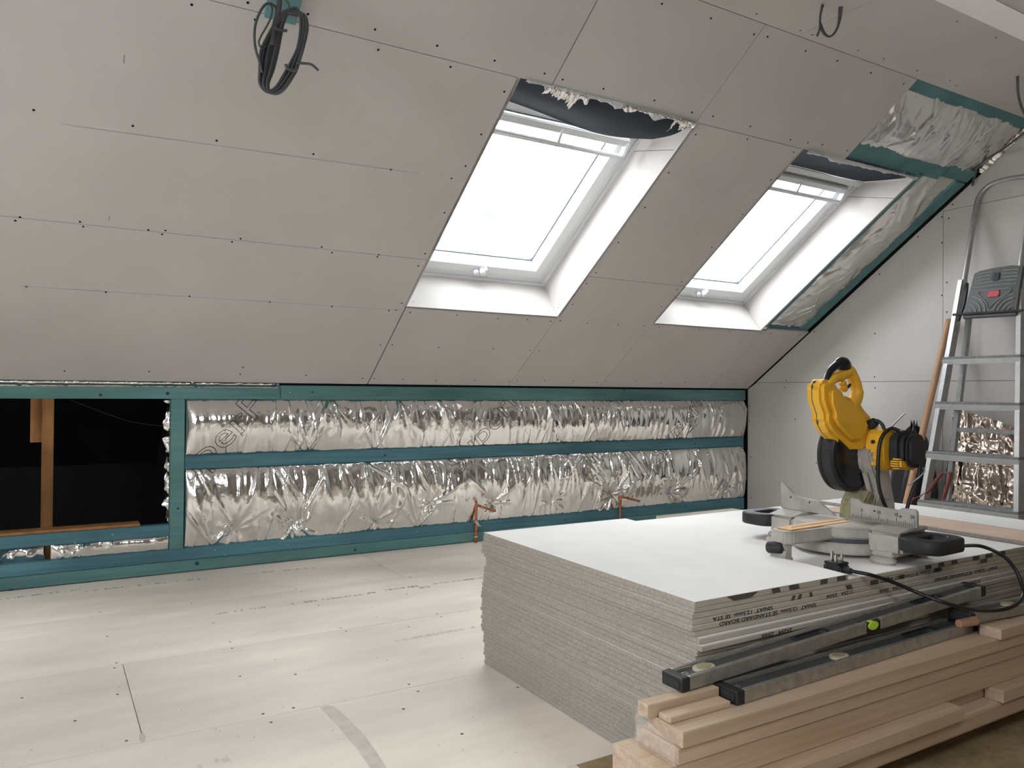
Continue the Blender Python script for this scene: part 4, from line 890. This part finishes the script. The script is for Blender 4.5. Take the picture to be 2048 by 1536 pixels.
rib([(.22, .54), (.80, .56), (.84, .52), (.80, .46), (.58, .30), (.48, .16), (.40, .30), (.24, .44), (.20, .49), (.22, .54)])
link('grip_ribs', join_me(ribs), 'tread', pf)
prism('badge', [(.42, .40), (.60, .40), (.63, .46), (.60, .53), (.42, .52), (.40, .46)], PP, .001, .004, 'red', pf)
prism('catch_plate', [(.44, .72), (.55, .72), (.55, .90), (.44, .90)], PP, .001, .005, 'black_plastic', pf)
cyl('hinge_pin', BL+np.array([.0, .045, .02]), BR+np.array([0, -.03, .02]), .006, 'black_plastic', lad, seg=10)
tube('fold_arm', smooth_path([(LXF(1.40)+.01, YL(1.4)-.020, 1.40), (LXF(1.36)-.01, YL(1.36)-.035, 1.36), (LXF(1.28)-.02, YL(1.28)-.040, 1.28), (LXF(1.20)-.02, YL(1.2)-.025, 1.205)], 6), .007, 'black_plastic', lad, 8)
# strap over the lowest visible tread
zt = .3185; xs = LXF(zt)
sb = [np.array(p) for p in ((xs-.038, 2.30, .10), (xs-.042, 2.292, .22), (xs-.038, 2.270, zt-.01), (xs-.02, 2.235, zt+.012), (xs+.0, 2.200, zt+.045), (xs+.02, 2.170, zt+.105), (xs+.035, 2.150, zt+.135), (xs+.04, 2.120, zt+.130), (xs+.02, 2.125, zt+.06), (xs+.01, 2.135, zt+.006))]
sp = smooth_path(sb, 6); R_ = np.zeros((2, len(sp), 3))
for j, q in enumerate(sp):
    R_[0, j] = q+np.array([-.012, .004, 0]); R_[1, j] = q+np.array([.012, -.004, .002])
o = grid_link('webbing_strap', R_, 'strap', None); md = o.modifiers.new('thick', 'SOLIDIFY'); md.thickness = .002; tag(o, 'faded red webbing strap draped over a ladder tread', 'strap')

# ================================================================== THINGS BY THE GABLE
top, low = px_(1898, 640, 4.140), px_(1812, 1010, 3.72); dd = (top-low); bot = low-dd*(low[2]/dd[2]); bot[2] = .004
o = tube('broom_handle', [bot, bot+(top-bot)*.02, bot+(top-bot)*.98, top], .0165, 'handle_wood', None, 14); tag(o, 'long brown wooden pole leaning on the gable wall beside the ladder', 'pole')
def sack(name, c, r, h, m, seed, label, cat):
    nu, nv = 48, 30; P = np.zeros((nv, nu, 3))
    for i in range(nv):
        t = i/(nv-1); prof = math.sin(PI*min(1, .10+t*.93))**.45 if t < .98 else .15
        for j in range(nu):
            a = 2*PI*j/(nu-1); k = 1+.14*float(ridged(np.array(3*math.cos(a)+4), np.array(3*math.sin(a)+t*4), seed))+.05*float(ridged(np.array(8*math.cos(a)+4), np.array(8*math.sin(a)+t*7), seed+1))
            P[i, j] = (c[0]+r[0]*prof*k*math.cos(a), c[1]+r[1]*prof*k*math.sin(a), max(.002, h*t+(.03*math.sin(3*a+seed) if t > .8 else 0)))
    o = grid_link(name, P, m, None); return tag(o, label, cat)
sack('rubble_sack', (3.975, 2.45), (.11, .095), .665, 'sack', 3, 'tall black rubble sack standing behind the wooden pole', 'sack')
sack('rubble_sack', (3.98, 2.70), (.12, .13), .285, 'sack_blue', 8, 'low slumped dark blue sack at the foot of the gable wall', 'sack')
# foil insulation offcut leaning on the gable
nu, nv = 150, 130; U, V = np.meshgrid(np.linspace(0, 1, nu), np.linspace(0, 1, nv))
Y = 2.315-.64*U; ztop = .765-.30*np.clip(U*.66, 0, 1)*1.0; Z = V*ztop+.001; X = 4.135-.17*(1-V)
hh2 = .012*ridged(U*9, V*8, 4)+.012*ridged(U*17+3*V, V*14, 5)+.005*ridged(U*40, V*34, 6); X = X-hh2-.012*np.sin(U*14)
o = grid_link('foil_insulation', np.stack([X, Y, Z], -1), 'foil_reflect_brown', None); tag(o, 'crinkled foil insulation sheet with painted brown reflections leaning on the gable behind the ladder', 'insulation')

# ================================================================== CABLES
def CP(px, py, y=2.17): return hit(px, py, (0, 1, 0), y)
coil = empty('cable_coil', CP(560, 185), 'bundled grey electrical cable coil hanging from the sloping ceiling', 'cable')
ci = lambda zx, zy, y: CP(480+zx/7.68, zy/7.68, y)
r_ = random.Random(3)
for k in range(11):
    j = lambda s: r_.uniform(-s, s); y = 2.17+.004*(k % 4)-.006; sp_ = (k-5)*17
    base = [(700+sp_*.3, 190+j(25)), (850, 130+k*10), (960+sp_*.45, 230), (985+sp_*.6, 420+j(20)), (930+sp_*.6, 720), (840+sp_*.8, 960), (760+sp_*.9, 1130), (600+sp_*.6, 1330+k*7), (450+sp_*.4, 1400+k*3), (370+sp_*.8, 1300), (400+sp_*1.2, 1080), (450+sp_*1.5, 800), (520+sp_*1.2, 560), (590+sp_*.8, 380)]
    tube('cable_turn', smooth_path([ci(a+j(8), b+j(8), y) for a, b in base+[base[0]]], 6)[:-1], .0040, 'cable', coil, 7, closed=True)
tube('feed', smooth_path([ci(600, -140, 2.19), ci(600, 20, 2.175), ci(590, 150, 2.168), ci(570, 280, 2.165), ci(530, 420, 2.165), ci(490, 700, 2.165)], 8), .0085, 'cable', coil, 8)
tube('loose_strand', smooth_path([ci(560, 120, 2.165), ci(480, 60, 2.16), ci(390, 70, 2.155), ci(310, 180, 2.15), ci(240, 360, 2.15), ci(220, 560, 2.15), ci(240, 760, 2.15), ci(300, 960, 2.155), ci(340, 1120, 2.16)], 7), .0036, 'cable', coil, 7)
tube('loose_strand', smooth_path([ci(470, 80, 2.165), ci(495, 140, 2.16), ci(470, 280, 2.155), ci(400, 420, 2.15), ci(320, 560, 2.15), ci(290, 660, 2.15), ci(340, 745, 2.155), ci(400, 700, 2.16)], 7), .0026, 'cable', coil, 7)
tube('loose_strand', smooth_path([ci(640, -60, 2.165), ci(700, 0, 2.16), ci(745, 60, 2.16), ci(755, 120, 2.165), ci(800, 160, 2.17)], 7), .003, 'cable', coil, 7)
tube('cable_tail', smooth_path([ci(860, 970, 2.16), ci(960, 972, 2.155), ci(1080, 985, 2.15), ci(1150, 1030, 2.15), ci(1205, 1085, 2.15)], 7), .0038, 'cable', coil, 7)
for pts in ([(530, 420), (600, 460), (720, 470)], [(700, 985), (730, 1050), (800, 1080), (880, 1060)]):
    tube('tie_wrap', smooth_path([ci(a, b, 2.148) for a, b in pts], 6), .0042, 'cable', coil, 7)
# teal block where the feed comes out
bq = [ps(527, 28), ps(594, 26)]; bx0, bx1 = bq[0][0], bq[1][0]; bv = bq[0][1]
o = prism('timber_block', [(bx0, bv), (bx1, bv), (bx1, bv+.16), (bx0, bv+.16)], SP, -.020, -.0005, 'teal_slope', None, .002); tag(o, 'teal timber block fixed to the sloping ceiling above the cable coil', 'timber')
def ceiling_cable(label, strands, r=.0052):
    p = strands[0][0]; t = empty('ceiling_cable', p, label, 'cable')
    for s in strands: tube('strand', smooth_path(s, 8), r, 'cable', t, 7)
    return t
cc = lambda px, py, y=1.73: hit(px, py, (0, 1, 0), y)
ceiling_cable('grey cable loop poking through the flat ceiling', [[pz(1646, 10, HC), cc(1641, 30), cc(1640, 52), cc(1648, 68), cc(1660, 73), cc(1672, 62), cc(1680, 40), pz(1684, 13, HC)], [pz(1644, 10, HC), cc(1640, 34, 1.735), cc(1642, 50, 1.735), cc(1652, 70, 1.735), cc(1664, 71, 1.735), cc(1676, 50, 1.735), pz(1679, 14, HC)], [cc(1640, 50), cc(1638, 62), cc(1634, 72)]], .0036)
ceiling_cable('grey cable dropping from the flat ceiling and running down the gable corner', [[pz(2035, 153, HC), px_(2036, 185, 3.52), px_(2042, 212, 3.58), px_(2056, 245, 3.75), px_(2052, 262, 3.88), px_(2030, 280, 3.98), px_(2000, 302, 4.06), px_(1970, 320, 4.11), px_(1955, 335, 4.125), px_(1950, 352, 4.13), px_(1944, 372, 4.135)]], .0055)
SC.render.film_transparent = False
